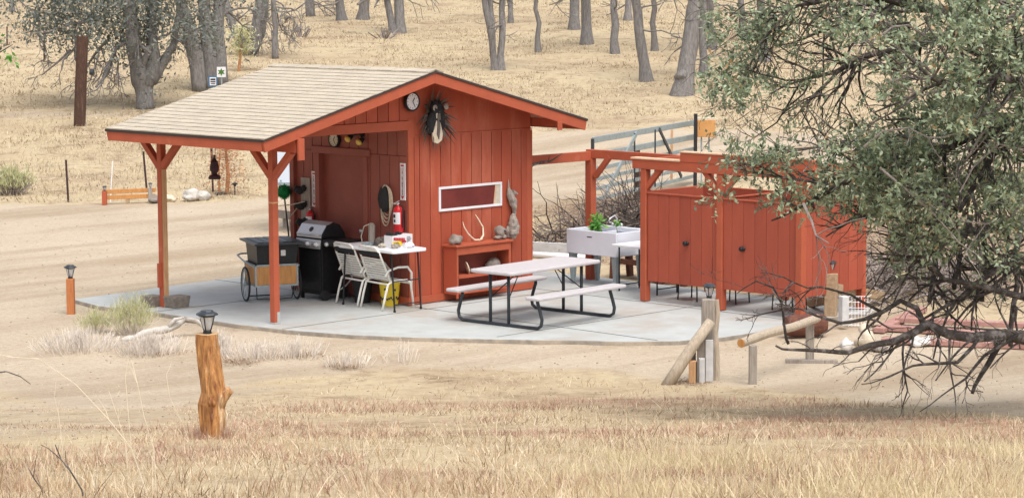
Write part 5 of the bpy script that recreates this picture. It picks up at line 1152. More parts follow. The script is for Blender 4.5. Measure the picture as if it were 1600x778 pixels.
brush_pile(hit(986, 374), .95, .9, .60, 320, 'tall pile of grey cut branches behind the white sink', L=(.5, 1.5))
brush_pile(hit(874, 388), .8, .5, .32, 85, 'lower spreading pile of bare sticks right of the shed corner', L=(.4, 1.3))
brush_pile(hit(1400, 460), 1.5, 1.2, .55, 260, 'long pile of grey cut branches beyond the stalls at the right', 'twig_grey', L=(.5, 1.5))
mb = MB()
for k in range(26): a = rnd.uniform(-1, 1); stick(mb, hit(985+a*20, 352)+Vector((0, 0, .3)), RH*rnd.uniform(-1, .6)+Vector((0, 0, rnd.uniform(.4, 1.1))), rnd.uniform(.6, 1.2), .012, .003, .22, 5)
thingmesh(mb, 'bare_branch_tangle', 'brush', 'arching bare branches sticking up from the back of the tall pile', 'branches', loc=hit(985, 352))

def shrub(name, px, py, w_px, h_px, n, mname, label, twig='white_twig', nt=60, leaf=(.10, .006), spb=.35, tw=(.004, .0015)):
    P = hit(px, py); dp = proj(P)[2]; rw = w_px/2/CF*dp; h = h_px/CF*dp; t = thing(name, P, label, 'shrub')
    mb = MB(); tips = []
    for k in range(nt):
        mb.tv = rnd.random(); a = rnd.uniform(0, 6.28); q = rnd.random(); tgt = Vector((math.cos(a)*rw*q, math.sin(a)*rw*q*.7, h*rnd.uniform(.55, 1)*(1-.45*q*q)))
        b = P+Vector((math.cos(a)*rw*q*spb, math.sin(a)*rw*q*spb*.8, -.02)); b.z = terrain(b.x, b.y)-.02
        pts = stick(mb, b, P+tgt-b, (P+tgt-b).length, tw[0], tw[1], .10, 4); tips += pts[2:]
        if rnd.random() < .7: tips += stick(mb, pts[2], (P+tgt-b).normalized()+Vector((rnd.gauss(0, .5), rnd.gauss(0, .5), .2)), h*.35, tw[0]*.6, tw[1], .2, 3)[1:]
    mb.build('twigs', twig, t)
    if n:
        mb = MB()
        for k in range(n):
            p = rnd.choice(tips)+Vector((rnd.gauss(0, .03), rnd.gauss(0, .03), rnd.gauss(0, .03))); mb.tv = rnd.random(); mb.leaf(p, Vector((rnd.gauss(0, .5), rnd.gauss(0, .5), 1)), Vector((rnd.gauss(0, 1), rnd.gauss(0, 1), .2)), leaf[0]*rnd.uniform(.5, 1.3), leaf[1])
        mb.build('foliage', mname, t)
    return t
shrub('rabbitbrush', 205, 522, 95, 62, 2600, 'rabbit_leaf', 'yellow green rabbitbrush growing in front of the slab beside the orange post', nt=110, leaf=(.09, .007))
shrub('rabbitbrush', 148, 520, 70, 38, 1100, 'rabbit_leaf', 'lower yellow green rabbitbrush at the foot of the orange post', nt=70, leaf=(.08, .007))
for px, py, w_, h_, nt_, lb in ((120, 548, 150, 42, 230, 'dead white twiggy shrub left of the white log'), (235, 552, 130, 40, 220, 'dead white twiggy shrub around the white log'), (400, 560, 120, 34, 110, 'dead twiggy shrub right of the peeled stump'), (345, 556, 80, 46, 90, 'dead white twiggy shrub directly behind the peeled stump'), (460, 558, 110, 38, 80, 'small dead twiggy shrub in front of the porch post'), (545, 572, 90, 30, 60, 'low dead twiggy shrub left of the lone wispy one'), (625, 565, 70, 40, 26, 'lone wispy dead shrub below the shed corner')):
    shrub('dead_shrub', px, py, w_*1.15, h_, 0, '', lb, nt=int(nt_*1.3), tw=(.0045, .002), spb=.75)
mb = MB()
a_ = hit(190, 538); pts = [a_+Vector((0, 0, .04)), hit(225, 533)+Vector((0, 0, .08)), hit(262, 528)+Vector((0, 0, .12)), hit(290, 525)+Vector((0, 0, .22))]
mb.tube([pts[0].lerp(pts[1], f)+Vector((0, 0, .02*rnd.random())) for f in (0, .3, .6)]+[pts[1].lerp(pts[2], f)+Vector((0, 0, .03*rnd.random())) for f in (0, .35, .7)]+[pts[2].lerp(pts[3], f) for f in (0, .5, 1)], [.02, .04, .034, .05, .042, .055, .048, .06, .03], 9); mb.tube([pts[2], pts[2]+RH*.1+Vector((0, 0, .12)), pts[2]+RH*.22+Vector((0, 0, .15))], [.035, .028, .01], 7); mb.tube([pts[3], pts[3]+RH*.16-Vector((0, 0, .03)), pts[3]+RH*.25-Vector((0, 0, .12))], [.04, .035, .012], 7); thingmesh(mb, 'white_log', 'pale_stone', 'bleached white log with a knobbly end lying behind the dead twigs', 'log', loc=a_, smooth=True)
shrub('sage_bush', 18, 305, 88, 44, 1300, 'rabbit_leaf', 'grey green sage bush on the bank at the left edge', twig='twig_grey', nt=90, leaf=(.16, .02), tw=(.012, .006))
for px, py, w_, h_, lb in ((600, 60, 70, 18, 'fallen grey branch tangle beside the double trunk'), (470, 58, 80, 24, 'dead fallen branches on the hill above the roof')):
    shrub('dead_branches', px, py, w_, h_, 0, '', lb, twig='twig_grey', nt=18, tw=(.03, .012))
# dried orange tree
P = hit(354, 304); dp = proj(P)[2]; t = thing('dried_tree', P, 'small dried orange needled tree beside the hanging lantern', 'tree')
mb = MB(); T_ = at(353, 205, dp); mb.tube([P-Vector((0, 0, .05)), P.lerp(T_, .3)+RH*.04, P.lerp(T_, .6), T_], [.045, .04, .03, .012], 8); mb.tube([P-Vector((0, 0, .05))+RH*-.15, P.lerp(T_, .4)+RH*-.16, P.lerp(T_, .8)+RH*-.12], [.025, .02, .01], 6); mb.build('trunk', 'orange_stuff', t)
mb = MB()
for k in range(2600):
    f = rnd.random()**.8; c = P.lerp(T_, f); a = rnd.uniform(0, 6.28); q = rnd.random()*(.45-.15*f if f > .15 else .7); mb.tv = rnd.random()
    mb.leaf(c+Vector((math.cos(a)*q, math.sin(a)*q, rnd.gauss(0, .04))), Vector((math.cos(a), math.sin(a), rnd.uniform(-.5, .6))), Vector((rnd.gauss(0, 1), rnd.gauss(0, 1), 1)), .07, .014)
mb.build('needles', 'orange_stuff', t)
# green sapling
P = hit(373, 112); dp = proj(P)[2]; t = thing('green_sapling', P, 'small olive green sapling with an orange stem behind the roof', 'tree')
T_ = at(378, 62, dp); mb = MB(); mb.tube([P-Vector((0, 0, .1)), P.lerp(T_, .5), T_], [.06, .045, .02], 7); mb.build('trunk', 'orange_stuff', t)
mb = MB()
for k in range(700): mb.tv = .3+.7*rnd.random(); c = T_+Vector((rnd.gauss(0, .17), rnd.gauss(0, .17), rnd.gauss(-.1, .26))); mb.leaf(c, Vector((rnd.gauss(0, 1), rnd.gauss(0, 1), .6)), Vector((rnd.gauss(0, 1), rnd.gauss(0, 1), 1)), .22, .035)
mb.build('crown', 'rabbit_leaf', t)

# ---------------------------------------------------------------- trees
def grow(mb, p, d, ln, r, depth, tips, wob=.22, grav=0.0, branch=(2, 4), shrink=.68, seg=4, spreadv=.9, rmin=.002, nside=6, keepz=None):
    pts = [Vector(p)]; d = Vector(d).normalized(); rr = [r]; r1 = max(r*.55, rmin)
    for k in range(seg):
        d = (d+Vector((rnd.gauss(0, wob), rnd.gauss(0, wob), rnd.gauss(0, wob)-grav))).normalized()
        if keepz is not None and pts[-1].z+d.z*ln/seg < keepz(pts[-1]): d.z = abs(d.z)*.4; d.normalize()
        pts.append(pts[-1]+d*ln/seg); rr.append(r+(r1-r)*(k+1)/seg)
    mb.tv = rnd.random(); mb.tube(pts, rr, nside if r > .03 else 5 if r > .01 else 4 if r > .004 else 3, cap=False)
    if depth <= 0: tips.append((pts[-1], d)); tips.append((pts[-2], d)); return
    for k in range(rnd.randint(*branch)):
        i = rnd.randint(1, seg); q = Vector((rnd.gauss(0, 1), rnd.gauss(0, 1), rnd.gauss(0, 1))); q = (q-d*q.dot(d)).normalized()
        nd = (d+q*spreadv*rnd.uniform(.4, 1)).normalized()
        grow(mb, pts[i], nd, ln*shrink*rnd.uniform(.7, 1.15), max(rr[i]*.6, rmin), depth-1, tips, wob, grav, branch, shrink, seg, spreadv, rmin, nside, keepz)
    tips.append((pts[-1], d))
def leaves(mb, tips, n, spread, ln, wd, up=.2):
    for k in range(n):
        p, d = rnd.choice(tips); mb.tv = min(1, max(0, rnd.gauss(.42, .22)))
        c = p+Vector((rnd.gauss(0, spread), rnd.gauss(0, spread), rnd.gauss(0, spread)))
        mb.leaf(c, d*.5+Vector((rnd.gauss(0, .7), rnd.gauss(0, .7), rnd.gauss(up, .6))), Vector((rnd.gauss(0, .8), rnd.gauss(0, .8), 1)), ln*rnd.uniform(.6, 1.3), wd*rnd.uniform(.7, 1.2))
HILL = 'oak trees on the far hillside'
def hill_tree(label, trunks, crown_h=3.0, seed=0, leafn=900, low_twigs=0, top=7.0, name='oak_tree'):
    """trunks: list of (x base, y base, x at y_top, y_top, width px at base, width at top px)"""
    rnd.seed(100+seed); x0, y0 = trunks[0][:2]; P = hit(x0, y0+2); dp = proj(P)[2]
    t = thing(name, P, label, 'tree', HILL); mb = MB(); tips = []
    for (xb, yb, xt, yt, wb, wt) in trunks:
        B = at(xb, yb+2, dp+rnd.uniform(-.1, .1)); B.z = terrain(B.x, B.y); T_ = at(xt, yt, dp+rnd.uniform(-.3, .3)); r0, r1 = wb/2/CF*dp, wt/2/CF*dp
        dv = T_-B; nseg = max(3, int(dv.length/.45)); pts = []; rr = []
        for k in range(nseg+1):
            f = k/nseg; q = B+dv*f+Vector((noise.noise(Vector((f*3, seed, 1))), noise.noise(Vector((f*3, seed, 5))), 0))*.12*min(1, f*3); pts.append(q); rr.append((r0+(r1-r0)*f)*(1+.35*max(0, .12-f)/.12)*(1+.10*noise.noise(Vector((f*9, seed, 8)))))
        pts.insert(0, B-Vector((0, 0, .25))); rr.insert(0, rr[0]*1.1)
        # carry on upward beyond the picture
        ext = max(0.6, P.z+top-T_.z); up = dv.normalized(); up = (up+Vector((0, 0, .3))).normalized(); q = pts[-1]
        for k in range(3): q = q+up*ext/3*.6+Vector((rnd.gauss(0, .12), rnd.gauss(0, .12), 0)); pts.append(q); rr.append(r1*(1-.2*(k+1)))
        mb.tv = rnd.random(); mb.tube(pts, rr, 10)
        for k in range(4):
            i = rnd.randint(max(2, len(pts)-4), len(pts)-1); a = rnd.uniform(0, 6.28); grow(mb, pts[i], (math.cos(a), math.sin(a), rnd.uniform(.2, .9)), 1.9, rr[i]*.5, 2, tips, .2, 0, (2, 3), .62, 3, .9, .012)
        for k in range(low_twigs):
            i = rnd.randint(len(pts)//3, len(pts)-3); a = rnd.uniform(0, 6.28); grow(mb, pts[i], (math.cos(a), math.sin(a), rnd.uniform(-.3, .5)), 1.1, .035, 2, [], .3, .03, (2, 3), .6, 3, 1, .008)
    mb.build('trunk', 'bark_far', t, smooth=True)
    tips = [q for q in tips if q[0].z > P.z+crown_h] or tips
    mb = MB(); leaves(mb, tips, leafn, .38, .16, .09); mb.build('crown', 'far_leaf', t); return t
HT = [
 ('slim straight trunk at the top left above the roof', [(534,30,529,-8,15,13)]),
 ('stout trunk right of the slim one at the top left', [(567,29,571,-8,18,15)]),
 ('double trunk joined at its foot above the roof', [(615,50,603,-8,12,10), (625,53,623,-8,17,15)]),
 ('two trunks rising in a V above the roof peak', [(776,108,756,-8,11,10), (783,109,785,-8,11,9), (772,60,766,-8,8,8)]),
 ('slim trunk partly behind the V shaped pair', [(798,34,797,-8,8,8)]),
 ('thin dark trunk right of the V shaped pair', [(841,80,838,-8,9,6)]),
 ('dark trunk behind the thick one at top centre', [(897,45,898,-8,16,15)]),
 ('thick trunk at top centre in front of the dark one', [(917,67,915,-8,17,15)]),
 ('slightly bent trunk right of the thick centre one', [(961,83,959,-8,13,10)]),
 ('short far trunk between the bent and the leaning one', [(981,30,982,-8,12,9)]),
 ('tall leaning grey trunk with a green patch', [(1010,126,992,-8,18,14)]),
 ('narrow dark trunk behind the tall leaning grey one', [(1023,78,1020,-8,10,8)]),
 ('big grey trunk with a hollow bulge near its foot', [(1066,147,1088,-8,30,20)]),
 ('narrow trunk close behind the big hollow one', [(1099,118,1098,-8,13,10)]),
 ('dark curved trunk behind the right hand leaves', [(1112,75,1108,-8,14,12)]),
 ('far trunk showing through the right hand leaves', [(1162,62,1157,-8,12,9)]),
 ('tiny trunk at the top left corner', [(19,16,18,-8,8,7)]),
 ('far trunk at the right near the leafy branches', [(1195,95,1188,-8,16,13)])]
for k, (lb, tr_) in enumerate(HT): hill_tree(lb, tr_, seed=k, low_twigs=2 if k in (3, 10, 12, 13, 14, 8) else (1 if k % 3 == 0 else 0), leafn=450)
P = hit(1066, 149); dp = proj(P)[2]
mb = MB(); mb.blob(at(1066, 118, dp-.15), .20, .2, .17, .25, 4); rt = thingmesh(mb, 'burl', 'bark_far', 'round hollow bulge on the foot of the big grey trunk', 'burl', loc=at(1066, 118, dp-.15), smooth=True)
rt.parent = [o for o in bpy.data.objects if o.get('label', '').startswith('big grey trunk with a hollow')][0]; rt.location = rt.location-rt.parent.location
for k_ in ('label', 'category'): del rt[k_]
# three nearer oaks at the left
def left_oak(label, base, trunks, crowns, twigs, seed, leafn, name='oak_tree'):
    rnd.seed(seed); P = hit(*base); dp = proj(P)[2]; t = thing(name, P, label, 'tree', 'large oaks left of the shed roof'); mb = MB(); tips = []
    for path in trunks:
        pts = [at(x, y, dp+dd_) for x, y, w_, dd_ in path]; mb.tv = rnd.random(); rr = [w_/2/CF*dp for x, y, w_, dd_ in path]
        P2, R2 = [], []
        for (a, b), (ra, rb) in zip(zip(pts[:-1], pts[1:]), zip(rr[:-1], rr[1:])):
            for f in (0, .33, .66): P2.append(a.lerp(b, f)+Vector((noise.noise(a*3+Vector((f, 0, 0))), 0, noise.noise(a*2)))*.06*(f > 0)); R2.append((ra+(rb-ra)*f)*(1+.12*noise.noise((a.lerp(b, f))*2.3)))
        P2.append(pts[-1]); R2.append(rr[-1]); mb.tube(P2, R2, 12 if path[0][2] > 14 else 7)
    for (x, y, dx, dy, ln, r, dd_, grav) in twigs:
        dr = RH*dx-Vector((0, 0, dy))+FH*rnd.uniform(-.5, .5); grow(mb, at(x, y, dp+dd_), dr, ln, r, 3, tips, .28, grav, (2, 4), .62, 4, .95, .008)
    mb.build('trunk', 'bark_far', t, smooth=True)
    mb = MB(); lt = []
    for (x, y, rw, rh, n) in crowns:
        for k in range(n): a, b, c_ = rnd.gauss(0, .5), rnd.gauss(0, .5), rnd.gauss(0, .5); lt.append((at(x, y, dp)+RH*a*rw/CF*dp+FH*b*rw/CF*dp*.8+Vector((0, 0, c_*rh/CF*dp)), Vector((0, 0, .3))))
    if lt: leaves(mb, lt, leafn, .24, .15, .065); mb.build('crown', 'far_leaf', t)
    return t
left_oak('forked grey oak with dusky foliage left of the roof', (226, 170),
  [[(228,172,30,0),(226,150,26,0),(222,128,34,0),(214,100,24,-.1),(208,70,22,-.3),(205,30,20,-.3),(200,-20,18,-.3)], [(226,130,30,0),(238,112,22,0),(240,85,20,.1),(236,50,16,.2),(240,-20,14,.2)], [(236,128,20,0),(256,98,14,.2),(270,75,11,.3),(276,40,10,.3),(284,-20,8,.4)], [(222,118,14,.1),(226,92,10,-.2),(232,72,9,-.2)]],
  [(110,10,130,70,60), (190,20,160,90,80), (250,15,120,80,55), (150,-40,260,80,80), (140,45,90,36,26), (205,45,110,40,30), (100,30,60,30,14)],
  [(205,62,-1,.1,1.9,.06,-.3,.05), (170,62,-1,.5,1.4,.045,-.2,.12), (236,84,-1,-.4,1.4,.05,-.4,.02), (130,62,-1,.5,1.2,.04,0,.12), (110,78,-1,.6,1.1,.035,0,.12), (150,70,.2,1,1.1,.035,-.3,.12), (180,85,.3,1,1.0,.03,-.3,.1), (120,60,-.6,.9,1.2,.035,-.2,.08), (95,20,-1,.5,1.3,.04,0,.08), (60,10,-.4,1,1.0,.03,0,.1), (272,60,1,.2,1.0,.03,.2,.0), (160,30,-1,-.1,1.6,.05,.3,.02), (246,60,1,-.3,1.3,.04,0,0), (215,60,.4,.8,1.0,.03,-.4,.06)], 41, 12000)
P = hit(160, 60)
left_oak('massive triple trunked grey oak behind the signs', (322, 142),
  [[(313,146,24,-.1),(308,100,26,-.1),(300,60,24,-.2),(290,30,20,-.3),(275,-20,16,-.4)], [(329,146,24,.0),(327,90,24,.0),(322,40,22,.1),(318,-20,18,.1)], [(346,136,24,.1),(343,90,22,.2),(340,40,20,.2),(346,-20,18,.3)], [(300,62,10,-.2),(284,64,8,-.4),(272,52,6,-.5)]],
  [(290,-30,90,50,26), (340,-40,120,60,30)],
  [(296,40,-1,-.2,1.3,.04,-.3,.03), (344,30,1,-.6,1.3,.045,.2,.02), (330,10,.6,-.8,1.1,.04,0,.05), (292,50,-1,.5,1.0,.03,-.4,.05), (343,20,1,.2,1.2,.035,.2,.04), (310,20,-.5,.5,1.0,.03,-.4,.05)], 42, 2500)
left_oak('slanting dark limbed oak between the triple oak and the thin trunk', (384, 86),
  [[(386,88,22,0),(372,60,14,0),(358,25,14,0),(346,-20,12,.1)], [(392,88,20,.3),(402,55,22,.4),(408,20,24,.4),(412,-20,20,.5)]],
  [(420,-40,90,40,18)],
  [(398,50,-1,-.3,1.1,.035,.2,.03), (404,30,1,.1,1.2,.035,.3,.06), (362,36,.8,-.5,1.0,.03,0,.04), (412,12,1,.6,1.2,.03,.4,.05), (405,60,.8,.4,.9,.025,.3,.03), (380,70,.6,-.8,.8,.025,0,0), (398,70,-.6,-.6,.9,.025,.2,.02)], 43, 400)
left_oak('thin upright dark trunk just left of the ridge end', (430, 92), [[(431,96,11,0),(430,60,9,0),(428,20,8,0),(426,-20,8,0)]], [(440,-60,80,30,12)],
  [(430,38,1,.0,.5,.02,0,0), (428,10,1,-.3,1.3,.03,0,.06), (429,15,-1,.2,1.1,.03,0,.05), (427,0,1,.5,1.3,.03,0,.08), (428,5,.8,.9,1.4,.03,0,.08)], 44, 250)
left_oak('twiggy dark limbs hanging at the top edge above the ridge', (490, 26), [[(486,30,16,0),(484,5,14,0),(482,-20,12,0)]], [(490,-60,80,30,10)],
  [(484,0,-1,.6,1.6,.04,0,.08), (484,0,1,.6,1.4,.04,0,.08), (484,5,-.6,.9,1.4,.035,0,.1), (485,8,1,.2,1.2,.03,0,.05)], 45, 200)

# ---------------------------------------------------------------- near oak at the right
rnd.seed(77)
DN = 16.0
TS = 1.36
bx = CP+FH*16.3*TS+RH*5.6*TS; bz = terrain(bx.x, bx.y)
oak = thing('live_oak', (bx.x, bx.y, bz), 'big live oak with green leaves and dead lower branches reaching in from the right', 'tree')
mb = MB(); tips = []; dead = []
root = Vector((bx.x, bx.y, bz))
mb.tv = .3
crot = root+Vector((0, 0, 2.3))+RH*-.15
mb.tube([root-Vector((0, 0, .3)), root+Vector((0, 0, .4)), root+Vector((0, 0, 1.2))+RH*-.05, crot], [.42, .33, .28, .27], 14)
def limb(path, r0, r1, side=None, n=10, sl=.55, sdepth=2, grav=.02, rside=.012, store=None, sp=.9, wob=.25, imax=1.0):
    r0 *= 1.3; r1 *= 1.3; rside *= 1.3; sl *= TS
    pts = [at(x, y, dd_*(TS if dd_ < 18 else 1)) for x, y, dd_ in path]
    P2, R2 = [], []
    nn_ = len(pts)-1
    for i in range(nn_):
        for f in (0, .33, .67):
            a, b = pts[i], pts[i+1]; q = a.lerp(b, f); tt = (i+f)/nn_
            P2.append(q+Vector((noise.noise(q*2.1), noise.noise(q*2.1+Vector((7, 0, 0))), noise.noise(q*2.1+Vector((0, 9, 0)))))*(.045 if 0 < tt else 0)); R2.append(r0+(r1-r0)*tt)
    P2.append(pts[-1]); R2.append(r1); mb.tv = rnd.random(); mb.tube(P2, R2, 9 if r0 > .02 else 6)
    for k in range(n if store is None else int(n*.62)):
        i = rnd.randint(len(P2)//5, int((len(P2)-2)*imax)); d = (P2[i+1]-P2[i]).normalized(); q = Vector((rnd.gauss(0, 1), rnd.gauss(0, 1), rnd.gauss(0, 1)-.2)); q = (q-d*q.dot(d)).normalized()
        sx_, sy_, _ = proj(P2[i]); over = sx_ < 1400 and 238 < sy_ < 430
        if over: d = d+Vector((0, 0, .25)); q.z = abs(q.z)*.6
        grow(mb, P2[i], d*.7+q*sp, sl*rnd.uniform(.6, 1.2)*(.55 if over else 1), min(rside, R2[i]*.7), min(sdepth, 1) if over else sdepth, tips if store is None else store, wob, grav, (2, 3) if store is None else (1, 3), .62, 4, .9, .0021)
    return P2
C0 = proj(crot)
# leafy upper limbs (picture x, picture y, distance)
cs = (C0[0], C0[1], C0[2])
limb([cs, (1800,120,15.6), (1650,130,15.2), (1560,122,15.0), (1500,137,14.9), (1455,122,14.9), (1385,66,14.8)], .05, .006, n=30, sl=.5)
limb([cs, (1850,0,16.2), (1640,100,16.0), (1515,50,15.8), (1465,15,15.8), (1400,5,15.8), (1330,-10,15.8), (1240,10,15.9)], .075, .010, n=32, sl=.55)
limb([(1515,50,15.8), (1440,70,16.0), (1365,85,16.2), (1300,118,16.3), (1250,130,16.3), (1206,146,16.3)], .032, .005, n=16, sl=.5, sdepth=2, grav=.05)
limb([(1420,40,15.9), (1350,38,16.2), (1320,40,16.3), (1270,52,16.4), (1215,72,16.5)], .026, .004, n=14, sl=.5, sdepth=2, grav=.05, store=dead)
limb([(1365,85,16.2), (1330,95,16.2), (1290,135,16.3), (1255,165,16.3), (1235,190,16.3)], .020, .003, n=12, sl=.45, sdepth=2, grav=.06, store=dead)
limb([cs, (1850,200,16.3), (1680,170,16.2), (1600,190,16.2), (1540,200,16.1), (1480,232,16.0), (1430,258,16.0), (1360,268,16.0), (1310,295,16.0), (1250,322,16.0), (1205,345,16.0)], .07, .006, n=44, sl=.50)
limb([(1600,190,16.2), (1500,290,16.5), (1450,320,16.6), (1380,330,16.6), (1330,345,16.6), (1290,370,16.6)], .03, .005, n=22, sl=.45)
limb([(1310,295,16.0), (1260,280,16.0), (1210,272,16.0), (1170,268,16.0), (1140,262,16.0)], .014, .003, n=16, sl=.35)
limb([(1480,232,16.0), (1400,215,15.9), (1330,225,15.9), (1260,235,15.9), (1190,245,15.9)], .018, .003, n=20, sl=.45)
limb([cs, (1850,320,17.0), (1700,330,17.2), (1600,350,17.2), (1520,360,17.2), (1450,372,17.0), (1400,390,17.0)], .08, .006, n=30, sl=.5)
limb([(1640,100,16.0), (1560,220,15.4), (1500,330,15.3), (1440,300,15.3), (1400,330,15.3)], .03, .004, n=24, sl=.45)
limb([cs, (1900,-60,15.5), (1700,-30,15.2), (1600,20,15.0), (1540,60,15.0)], .06, .01, n=24, sl=.5)
limb([(1330,-10,15.8), (1270,0,16.0), (1230,20,16.2), (1190,40,16.4), (1160,60,16.5)], .014, .003, n=18, sl=.45)
limb([(1240,10,15.9), (1200,60,16.2), (1170,110,16.4), (1150,165,16.5)], .010, .002, n=14, sl=.40)
limb([(1250,130,16.3), (1215,190,16.4), (1180,215,16.4), (1150,200,16.4)], .008, .002, n=6, sl=.35, store=dead)
main_tips = len(tips)
# dead lower limbs
low = [cs, (1900,470,16.2), (1700,545,16.0), (1600,526,15.9), (1570,518,15.9), (1520,526,15.8), (1481,522,15.8), (1450,510,15.8), (1431,520,15.7), (1396,533,15.7), (1358,537,15.6), (1327,547,15.6), (1280,545,15.5), (1245,542,15.5), (1212,540,15.5)]
limb(low, .055, .007, n=24, sl=.42, grav=.05, rside=.009, store=dead, imax=.62)
limb(low[9:], .012, .006, n=6, sl=.16, rside=.005, store=dead)
limb([(1443,508,15.8), (1431,483,15.8), (1404,468,15.8), (1377,487,15.7), (1350,499,15.7), (1308,505,15.6), (1273,495,15.6), (1250,483,15.5), (1217,478,15.5)], .022, .005, n=14, sl=.32, grav=.0, store=dead)
limb([(1377,487,15.7), (1350,470,15.7), (1327,460,15.6), (1281,451,15.6), (1262,452,15.6), (1222,432,15.5), (1188,426,15.5)], .013, .003, n=10, sl=.25, store=dead)
limb([(1232,537,15.5), (1226,505,15.5), (1222,478,15.5), (1208,450,15.4), (1181,441,15.4), (1152,458,15.4)], .011, .003, n=8, sl=.22, store=dead)
limb([(1222,484,15.5), (1200,490,15.4), (1175,497,15.4), (1160,500,15.4)], .007, .002, n=5, sl=.16, store=dead)
limb([(1412,533,15.7), (1418,580,15.6), (1420,607,15.6), (1410,630,15.6), (1404,652,15.6)], .009, .002, n=6, sl=.22, store=dead)
limb([(1484,530,15.8), (1488,570,15.7), (1489,600,15.7), (1492,635,15.7), (1493,658,15.7)], .009, .002, n=8, sl=.25, store=dead)
limb([(1530,526,15.8), (1500,560,15.6), (1460,566,15.5), (1430,568,15.5), (1390,582,15.4), (1346,600,15.4)], .015, .003, n=5, sl=.25, store=dead)
limb([(1590,522,15.8), (1540,552,15.7), (1510,590,15.6), (1480,612,15.6), (1437,643,15.5)], .014, .003, n=4, sl=.22, store=dead)
limb([(1568,520,15.9), (1556,545,15.8), (1545,568,15.8), (1532,592,15.8), (1519,615,15.8)], .026, .012, n=3, sl=.2, store=dead)
limb([(1700,500,16.2), (1600,460,16.2), (1540,450,16.1), (1480,440,16.1), (1440,400,16.1), (1400,400,16.0), (1350,398,16.0)], .03, .004, n=26, sl=.45, grav=.03, store=dead)
limb([cs, (1760,440,16.5), (1640,400,16.5), (1560,420,16.4), (1500,470,16.3), (1440,500,16.2)], .05, .008, n=26, sl=.45, grav=.04, store=dead)
for x_, y0_, y1_ in ((1458, 330, 470), (1497, 340, 450), (1540, 300, 470), (1585, 320, 540)): limb([(x_+20, y0_, 16.9), (x_, (y0_+y1_)/2-20, 16.7), (x_+4, (y0_+y1_)/2+20, 16.6), (x_-6, y1_, 16.4)], .026, .018, n=12, sl=.4, grav=.02, store=dead)
mb.build('trunk', 'bark_dark', oak, smooth=True)
# upper crown beyond the frame
mb = MB(); ut = []
for k in range(5):
    a = rnd.uniform(0, 6.28); grow(mb, crot, (math.cos(a), math.sin(a), rnd.uniform(.7, 1.4)), 2.4, .12, 3, ut, .2, 0, (2, 3), .65, 4, .9, .01)
mb.build('upper_limbs', 'bark_dark', oak, smooth=True)
mb = MB()
def leafable(q):
    x, y, _ = proj(q[0])
    if x < 1105 or y > 475: return False
    if x < 1300 and y > 322: return False
    if x < 1400 and y > 340: return False
    if x < 1400 and y > 240 and rnd.random() < .25: return False
    if y > 400 and rnd.random() < .75: return False
    if x < 1185 and rnd.random() < .55: return False
    if x < 1310 and 168 < y < 232: return rnd.random() < .14
    if 1180 < x < 1385 and 60 < y < 205: return rnd.random() < .13
    if x < 1310 and y < 90 and rnd.random() < .5: return False
    if y > 330 and rnd.random() < .35: return False
    return True
lt = [q for q in tips if leafable(q)]
def leaf_sprays(mb, tips, n, per, ln, wd, sp):
    for k in range(n):
        p, d = rnd.choice(tips); base = min(1, max(0, rnd.gauss(.40, .20))); c = p+Vector((rnd.gauss(0, sp), rnd.gauss(0, sp), rnd.gauss(0, sp))); d = (d+Vector((rnd.gauss(0, .5), rnd.gauss(0, .5), rnd.gauss(.15, .4)))).normalized()
        for j in range(per):
            mb.tv = min(1, max(0, base+rnd.gauss(0, .13))) if rnd.random() > .015 else 1.0; q = Vector((rnd.gauss(0, 1), rnd.gauss(0, 1), rnd.gauss(0, 1)))
            mb.leaf(c+d*(j/per)*.12, d*.6+q*.6, Vector((rnd.gauss(0, .7), rnd.gauss(0, .7), 1)), ln*rnd.uniform(.6, 1.25), wd*rnd.uniform(.7, 1.2))
leaf_sprays(mb, lt, 8600, 6, .058, .027, .06)
mb.build('foliage', 'oak_leaf', oak)
mb = MB(); bt = []
for path in ([(1480,138),(1440,150),(1400,128),(1375,100),(1362,72)], [(1600,235),(1560,225),(1520,262),(1500,300)], [(1385,130),(1420,120),(1450,124)], [(1375,262),(1420,300),(1460,335),(1500,380),(1530,400)], [(1590,20),(1540,60),(1500,90),(1475,140)], [(1255,318),(1268,345),(1275,368),(1295,380)], [(1610,300),(1580,340),(1540,350),(1500,345)], [(1560,180),(1530,215),(1510,250),(1500,252)], [(1450,60),(1420,40),(1395,42),(1370,60)], [(1600,140),(1570,160),(1540,158),(1505,150)], [(1350,230),(1380,205),(1420,200),(1450,215)]):
    P2 = [at(x, y, 15.2*TS-.1*k) for k, (x, y) in enumerate(path)]; mb.tv = .5+.5*rnd.random(); mb.tube(P2, [.013-.0025*k for k in range(len(P2))], 5)
    for k in range(3): i_ = rnd.randint(1, len(P2)-1); grow(mb, P2[i_], (P2[i_]-P2[i_-1]).normalized()+Vector((rnd.gauss(0, .5), rnd.gauss(0, .5), rnd.gauss(0, .5))), .5, .006, 1, bt, .25, 0, (1, 3), .6, 4, .9, .002)
mb.build('pale_twigs', 'twig_grey', oak)
mb = MB(); leaf_sprays(mb, ut, 320, 4, .10, .055, .15); mb.build('upper_crown', 'oak_leaf', oak)

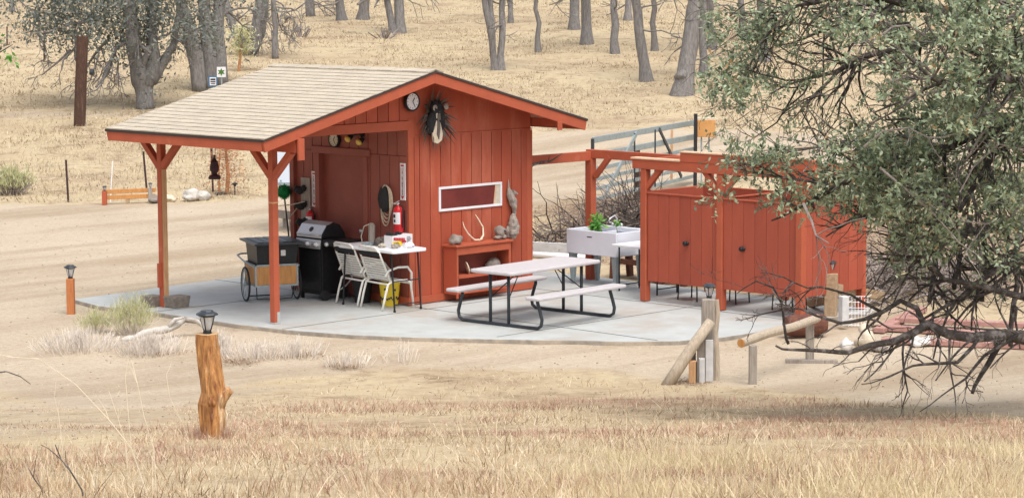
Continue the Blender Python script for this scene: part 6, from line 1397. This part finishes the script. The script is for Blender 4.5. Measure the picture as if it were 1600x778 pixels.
# foreground weeds and twigs at the left
rnd.seed(5)
def weed(pts, r, label, m='bone', dep=None, forks=3, name='dry_stem', cat='weed'):
    x, y = pts[0]; P = hit(x, y) if dep is None else at(x, y, dep); dp = proj(P)[2]; mb = MB(); q = [at(a, b, dp) for a, b in pts]; mb.tube([q[0]-Vector((0, 0, .1))]+q, [r*1.1]+[r*(1-.6*k/len(q)) for k in range(len(q))], 5)
    for k in range(forks):
        i = rnd.randint(1, len(q)-1); stick(mb, q[i], (q[i]-q[i-1]).normalized()+RH*rnd.choice([-.6, .6])*rnd.random(), rnd.uniform(.08, .2), r*.6, r*.3, .15, 3)
    return thingmesh(mb, name, m, label, cat, loc=P)
weed([(232,778),(205,700),(170,655),(118,600),(60,560),(20,558)], .004, 'longest arching pale weed stem at lower left', forks=3)
weed([(100,720),(92,650),(85,620)], .003, 'short upright pale weed stem at lower left', forks=2)
weed([(200,735),(196,690),(185,655),(170,610)], .003, 'pale weed stem leaning left beside the arching one', forks=2)
weed([(246,790),(240,700),(225,650),(215,600)], .003, 'pale weed stem at lower left nearest the stump', forks=3)
weed([(300,705),(285,660),(265,620),(260,585)], .003, 'pale weed stem just left of the peeled stump', forks=2)
weed([(205,700),(200,640),(196,590)], .003, 'thin upright pale weed stem above the dark twig', forks=2)
weed([(132,785),(128,765),(110,735),(96,718),(86,694)], .006, 'forked dark twig at lower left', 'bark_dark', forks=2, name='dark_twig', cat='twig')
weed([(70,790),(66,765),(52,745),(44,730)], .005, 'small dark twig at the lower left corner', 'bark_dark', forks=2, name='dark_twig', cat='twig')
t = thing('edge_sapling', hit(-60, 640), 'leafy sapling twig poking in at the upper left edge', 'sapling'); dp = 17.5
mb = MB(); gq = t.location; mb.tube([gq-Vector((0, 0, .1)), at(-70, 400, dp), at(-60, 200, dp), at(-30, 100, dp), at(0, 82, dp), at(20, 70, dp)], [.02, .018, .014, .009, .005, .003], 6)
mb.tube([at(-66, 620, dp), at(-30, 585, dp), at(10, 580, dp), at(32, 588, dp), at(48, 600, dp)], [.012, .009, .006, .004, .003], 5); mb.build('trunk', 'bark_dark', t)
mb = MB(); leaf_sprays(mb, [(at(6, 68, dp), Vector((0, 0, 1))), (at(2, 76, dp), Vector((0, 0, -1))), (at(12, 84, dp), Vector((0, 0, -1)))], 7, 4, .06, .028, .025); mb.build('crown', 'plant_leaf', t)
